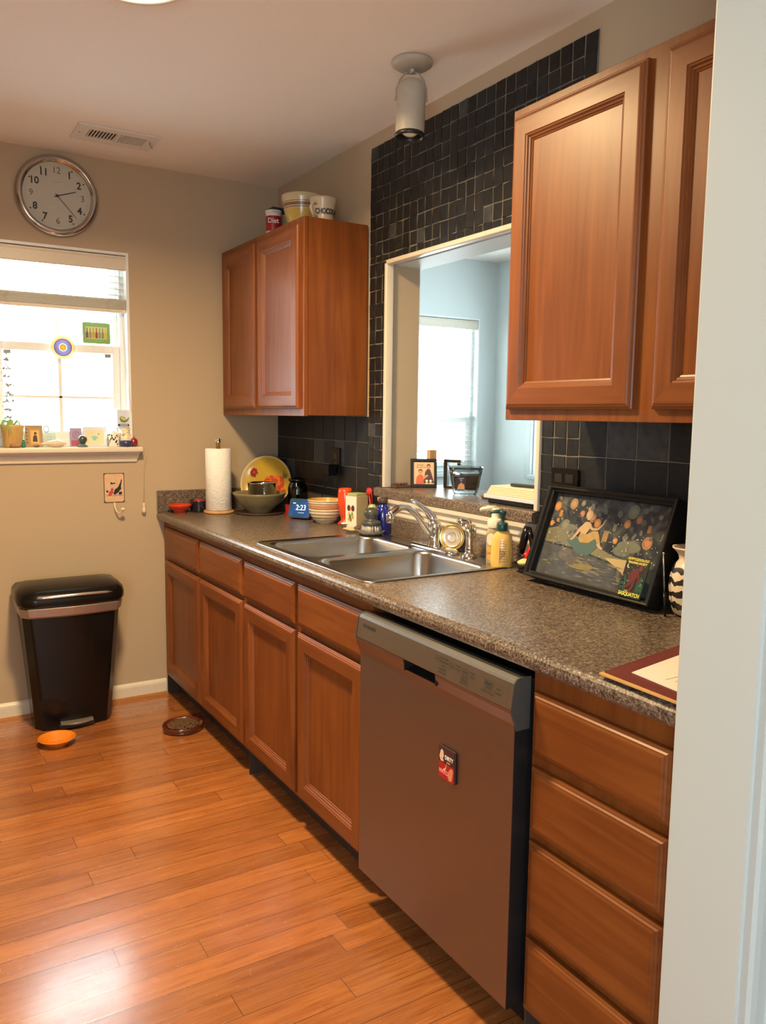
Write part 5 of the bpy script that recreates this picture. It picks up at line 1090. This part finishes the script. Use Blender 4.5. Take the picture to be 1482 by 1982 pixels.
mb = MB(); gx = X(26); gm = P((.02, .22, .13), .2, coat=.5); mb.blob((gx, -.035, SZ+.009), .012, .010, .009, gm, 12); mb.blob((gx, -.035, SZ+.021), .008, .007, .008, gm, 12); mb.blob((gx, -.035, SZ+.031), .005, .005, .005, gm, 12); tag(mb.build('green_figurine', base=(gx, -.035, SZ)), 'tiny green figurine on the window sill beside the tan pot', 'figurine')
def card(nm, lab, cat, px0, px1, h_, y, back, shapes, th=.006, lean=8, sub=None):
    w_ = (px1-px0)*.00215; c = (X((px0+px1)/2), y, SZ+.0005); T_ = Matrix.Translation(c) @ Matrix.Rotation(math.radians(90-lean), 4, 'X')
    mb = MB(); mb.M = T_; mb.box(-w_/2, w_/2, 0, h_, -th, 0, back, .001); mb.M = Matrix.Identity(4); shapes(mb, T_, w_, h_); return tag(mb.build(nm, base=c), lab, cat)
def s1(mb, T_, w_, h_):
    flat(mb, T_, rect(w_*.6, h_*.72, .004, h_*.46), .0004, P((.55, .28, .04), .4)); flat(mb, T_, rect(w_*.46, h_*.58, .004, h_*.46), .0007, P((.70, .42, .14), .4)); dk = P((.03, .02, .03), .5)
    disc(mb, T_, .006, .0010, dk, .006, h_*.62, 12); flat(mb, T_, [(-.006, h_*.24), (.014, h_*.24), (.012, h_*.5), (.002, h_*.56), (-.004, h_*.45)], .0010, dk)
    for k in range(5): flat(mb, T_, rect(.006, .004, -w_*.40, h_*(.2+.15*k)), .0006, dk); flat(mb, T_, rect(.004, .006, -w_*.3+.012*k, h_*.92), .0006, P((.3, .2, .15), .5))
card('vintage_card', 'brown and gold framed card with a dark figure on the window sill', 'card', 33, 67, .098, .020, P((.36, .24, .12), .5), s1)
def s2(mb, T_, w_, h_):
    mb.lathe([(.009, 0), (.013, 0)], P((.40, .42, .42), .5), T=T_ @ Matrix.Translation((-w_*.22, h_*.72, .0008)), seg=24, sy=1.3)
    for k in range(6): flat(mb, T_, rect(w_*.4, .002, w_*(.2 if k < 3 else 0), h_*(.85-.11*k)), .0006, P((.45, .52, .52), .5))
card('glass_plaque', 'pale translucent plaque with an oval portrait on the window sill', 'plaque', 69, 95, .110, .045, translucent('frosted_plaque', (.78, .88, .86), .5), s2)
mb = MB(); cxs = X(75); cm = P((.66, .55, .42), .45, var=.25, bs=80)
T_ = Matrix.Translation((cxs, -.030, SZ+.016)) @ Matrix.Rotation(H90, 4, 'Y'); pr = [(0, -.052)]
for i in range(1, 16):
    u = i/15; pr.append((.017*math.sin(math.pi*u**1.7)+.0018*math.sin(i*2.5)*(1-u)+.001, -.052+.125*u))
pr.append((0, .075)); mb.lathe(pr, cm, T=T_, seg=20); mb.blob((X(50), -.034, SZ+.007), .013, .008, .006, P((.16, .13, .15), .4), 10, .1)
tag(mb.build('conch_shell', base=(cxs, -.03, SZ)), 'long cream spiral conch shell lying on the window sill', 'shell')
def s3(mb, T_, w_, h_):
    for k in range(5): mb.lathe([(.005+.0035*k, 0), (.0065+.0035*k, 0)], P([(.25, .12, .35), (.45, .35, .55), (.35, .12, .2)][k % 3], .4), T=T_ @ Matrix.Translation((0, h_*.62, .0006+.0001*k)), seg=18)
    flat(mb, T_, rect(w_*.85, h_*.3, 0, h_*.18), .0006, P((.40, .08, .12), .4))
card('purple_card', 'small purple patterned card behind the dark sphere on the window sill', 'card', 123, 147, .085, .040, P((.36, .28, .46), .5), s3)
t = thing('stone_sphere', 'polished dark grey sphere on a small stand on the window sill', 'ornament', (X(142), -.02, SZ))
mb = MB(); mb.blob((X(142), -.02, SZ+.034), .0205, .0205, .0205, P((.05, .07, .07), .15, var=.5, bs=90, coat=.6), 28); mb.build('sphere', t)
mb = MB(); mb.lathe([(0, 0), (.022, 0), (.024, .004), (.018, .009), (.012, .012), (.013, .016), (0, .014)], P((.10, .13, .14), .4), (X(142), -.02, SZ), 24); mb.build('stand', t)
def s4(mb, T_, w_, h_):
    flat(mb, T_, rect(w_*.72, h_*.72, 0, h_*.45), .0006, P((.78, .66, .42), .5)); tl = P((.22, .55, .55), .4)
    flat(mb, T_, [(-.016, h_*.52), (.008, h_*.52), (.004, h_*.34), (-.004, h_*.28), (-.012, h_*.34)], .0010, tl); disc(mb, T_, .004, .0010, P((.3, .25, .28), .4), .016, h_*.62, 8)
    mb.lathe([(.003, 0), (.005, 0)], tl, T=T_ @ Matrix.Translation((.010, h_*.44, .001)), seg=14)
card('teacup_picture', 'small white-framed picture of a teal cup on the window sill', 'picture', 148, 199, .092, .030, P((.66, .68, .74), .45), s4, .010)
t = thing('spotted_cup', 'white cup with black and orange spots on the window sill', 'cup', (X(208), -.012, SZ))
mb = MB(); sc_ = (X(208), -.012, SZ); mb.lathe([(0, 0), (.024, 0), (.025, .003), (.032, .064), (.030, .064), (.023, .006), (0, .005)], P((.80, .78, .72), .3), sc_, 40); mb.build('cup_body', t)
mb = MB(); random.seed(21)
for i in range(46):
    a = random.uniform(math.radians(-200), math.radians(0)); z = random.uniform(.006, .058); r_ = .0252+.007*z/.064+.0006
    T_ = Matrix.Translation((sc_[0], sc_[1], SZ+z)) @ Matrix.Rotation(a+H90, 4, 'Z') @ frame((0, -r_, 0), (1, 0, 0), (0, -.1, 1)); disc(mb, T_, random.uniform(.0022, .004), .0001, P(random.choice([(.02, .02, .02)]*4+[(.6, .32, .05), (.25, .35, .08)]), .4), 0, 0, 8, 1, 1.3)
mb.build('painted_spots', t)
mb = MB(); mb.blob((X(205), -.012, SZ+.058), .018, .018, .016, P((.75, .70, .70), .5), 14); tag(mb.build('white_ball', base=(X(205), -.012, SZ+.042)), 'round white ball sitting in the spotted cup', 'ball')
mb = MB(); cz = (X(237), .028, SZ); mb.lathe([(0, 0), (.030, 0), (.031, .004), (.032, .086), (.030, .086), (.028, .006), (0, .005)], P((.74, .68, .50), .35), cz, 36)
random.seed(31)
for i in range(22):
    a = random.uniform(math.radians(-170), math.radians(-10)); z = random.uniform(.040, .080); T_ = Matrix.Translation((cz[0], cz[1], SZ+z)) @ Matrix.Rotation(a+H90, 4, 'Z') @ frame((0, -.0326, 0), (1, 0, 0), (0, 0, 1)) @ Matrix.Rotation(random.uniform(-1, 1), 4, 'Z'); mb.lathe([(.006, 0), (.0072, 0)], P((.08, .07, .10) if i % 3 else (.5, .42, .05), .4), T=T_, seg=12, a0=0, a1=2.6, sx=1)
cup_ = tag(mb.build('patterned_tumbler', base=cz), 'cream tumbler with swirling dark pattern under the whale box', 'tumbler')
mb = MB(); bz = SZ+.0866; T_ = Matrix.Translation((X(235), .026, bz)) @ Matrix.Rotation(-.10, 4, 'Z'); mb.M = T_; mb.box(-.034, .034, -.014, .014, 0, .084, P((.60, .66, .80), .4), .003)
Tw = frame((0, -.0145, .042), (1, 0, 0), (0, 0, 1)); flat(mb, Tw, [(-.024, .004), (-.016, .012), (-.002, .008), (.010, -.004), (.016, .006), (.022, .008), (.018, .000), (.012, -.012), (-.002, -.018), (-.018, -.014)], .0004, P((.12, .20, .06), .4)); flat(mb, Tw, [(-.020, .004), (-.014, .010), (.002, .002), (.008, -.006), (-.006, -.008)], .0006, P((.62, .50, .10), .4)); flat(mb, Tw, rect(.060, .010, -.001, -.029), .0004, P((.02, .02, .04), .4)); mb.text('WHALES', .009, P((.8, .85, .9), .4), Tw @ Matrix.Translation((-.004, -.029, .0008)), .0001) if False else flat(mb, Tw, rect(.034, .004, -.004, -.029), .0006, P((.6, .65, .75), .4))
mb.M = Matrix.Identity(4); tag(mb.build('whale_box', base=(X(235), .026, bz)), 'pale blue box printed with a green whale, standing on the patterned tumbler', 'box')
mb = MB(); mb.lathe([(0, 0), (.024, 0), (.027, .004), (.032, .016), (.031, .028), (.028, .028), (.024, .010), (0, .006)], P((.03, .05, .17), .2, coat=.6), (X(231), -.030, SZ), 32); tag(mb.build('blue_pot', base=(X(231), -.03, SZ)), 'small glossy dark blue bowl at the right end of the window sill', 'bowl')
mb = MB(); mb.blob((X(249), -.018, SZ+.021), .019, .019, .021, P((.28, .012, .03), .2, coat=.5), 24); mb.tube([(X(249), -.018, SZ+.040), (X(249)+.002, -.018, SZ+.048)], .0015, P((.1, .06, .03), .6), 6); tag(mb.build('red_apple', base=(X(249), -.018, SZ)), 'dark red round ornament at the right corner of the window sill', 'ornament')
# suncatcher and bottle plaque
t = thing('suncatcher', 'round suncatcher with orange centre and blue and purple rings hanging in the window', 'suncatcher', (-1.042, .0, 1.676))
Tn = frame((-1.042, .030, 1.676), (1, 0, 0), (0, 0, 1)); mb = MB(); cols = [(0, (.95, .45, .03)), (.008, (.9, .25, .08)), (.014, (.85, .85, .9)), (.018, (.15, .30, .60)), (.026, (.30, .16, .45)), (.034, (.12, .08, .45)), (.039, (.9, .65, .2)), (.045, (.75, .6, .25))]
for (r0, c), nx in zip(cols, [c_[0] for c_ in cols[1:]]+[.050]):
    mm = translucent('stained_glass_%d' % int(r0*1000), c, .55); mb.lathe([(r0, .004-r0*.02), (nx, .004-nx*.02)], mm, T=Tn, seg=40) if r0 else disc(mb, Tn, nx, .004, mm, seg=40)
disc(mb, Tn, .050, -.001, translucent('stained_back', (.8, .75, .6), .6), seg=40); mb.lathe([(.049, -.001), (.051, .001), (.049, .003)], M_gold, T=Tn, seg=40); mb.build('glass_disc', t)
mb = MB(); mb.tube([(-1.042, .030, 1.726), (-1.042, .028, 2.03)], .0006, M_trim, 4); mb.build('thread', t)
t = thing('bottle_plaque', 'green glass plaque with a row of small bottles on the window rail', 'plaque', (-.888, .045, 1.700))
Tk = frame((-.888, .055, 1.703), (1, 0, 0), (.0, .06, 1)); gw, gh = .122, .096
mb = MB(); l = [[Tk @ Vector((p[0], p[1]+gh/2, z)) for p in rrect(gw, gh, .008)] for z in (-.006, 0)]; mb.rings(l, translucent('green_fused_glass', (.26, .40, .16), .35)); mb.build('glass_panel', t)
mb = MB(); flat(mb, Tk, rect(gw*.78, gh*.58, 0, gh*.5), .0006, translucent('cream_label', (.9, .85, .6), .4))
for k, c in enumerate([(.20, .06, .12), (.22, .30, .14), (.55, .35, .04), (.28, .05, .02), (.18, .36, .20), (.30, .22, .10), (.55, .50, .08)]):
    x = -gw*.34+gw*.68*k/6; m_ = P(c, .4); flat(mb, Tk, [(x-.0055, gh*.25), (x+.0055, gh*.25), (x+.0055, gh*.48), (x+.002, gh*.58), (x+.002, gh*.74), (x-.002, gh*.74), (x-.002, gh*.58), (x-.0055, gh*.48)], .0010+.0001*k, m_)
mb.build('bottle_picture', t)
# blind cord
t = thing('blind_pull_cord', 'thin cord with a wooden tassel hanging right of the window sill', 'cord', (-.708, -.03, .93))
mb = MB(); mb.tube([(-.790, .012, 2.04), (-.775, -.004, 1.6), (-.740, -.02, 1.26), (-.706, -.058, 1.232), (-.704, -.058, 1.205), (-.706, -.03, 1.15), (-.707, -.012, .960)], .0009, P((.62, .52, .36), .6), 5); mb.build('cord', t)
mb = MB(); mb.lathe([(0, .960), (.005, .960), (.007, .954), (.006, .944), (.009, .932), (.010, .922), (.008, .912), (0, .910)], P((.72, .60, .40), .4), (-.707, -.012, 0), 20); mb.build('tassel', t)
# wall card + hook
Tk = frame((-.841, -.001, 1.037), (1, 0, 0), (0, 0, 1)); kw, kh = .094, .138
mb = MB(); mb.M = Tk; mb.box(-kw/2, kw/2, -kh/2, kh/2, 0, .002, P((.10, .05, .03), .6)); mb.M = Matrix.Identity(4)
flat(mb, Tk, [(p[0], p[1]) for p in rrect(kw-.006, kh-.006, .010)], .0023, P((.66, .44, .28), .6, var=.25, bs=50)); 
dk = P((.02, .015, .02), .5); rdm = P((.50, .06, .08), .5); gy = P((.55, .45, .42), .5)
random.seed(4)
for (x, y, r_, m_) in ((.012, -.014, .014, dk), (.022, -.004, .011, dk), (.004, -.024, .009, dk), (.028, -.026, .009, dk), (-.014, -.022, .011, rdm), (-.010, -.008, .008, rdm), (-.020, -.032, .008, rdm), (-.032, -.016, .006, dk), (0, .004, .007, gy), (-.008, .012, .006, gy), (.016, -.030, .006, gy), (-.036, -.004, .004, gy)): disc(mb, Tk, r_, .0026+abs(x)*.01, m_, x, y, 9, 1, .8, random.random()*3)
flat(mb, Tk, [(.018, .004), (.030, .000), (.036, .036), (.033, .040), (.028, .024)], .0030, dk); flat(mb, Tk, [(-.018, .018), (-.010, .016), (.004, .020), (.010, .016), (.002, .026), (-.006, .022), (-.014, .028)], .0030, dk); flat(mb, Tk, rect(kw*.8, .0015, 0, -.036), .0026, dk)
tag(mb.build('wall_card', base=(-.841, -.001, .968)), 'small worn picture card on the wall below the window sill', 'card')
t = thing('coat_hook', 'cream curved wall hook with a ball end below the worn picture card', 'hook', (-.84, -.01, .95))
mb = MB(); mb.tube([(-.842, -.006, .968), (-.842, -.012, .945), (-.838, -.022, .928), (-.828, -.034, .920), (-.818, -.046, .928), (-.815, -.050, .936)], [.004, .0038, .0036, .0034, .0034, .004], P((.74, .62, .42), .35), 8); mb.build('hook_arm', t)
mb = MB(); mb.blob((-.815, -.052, .940), .010, .010, .008, P((.80, .70, .52), .3), 16); mb.build('ball_end', t)
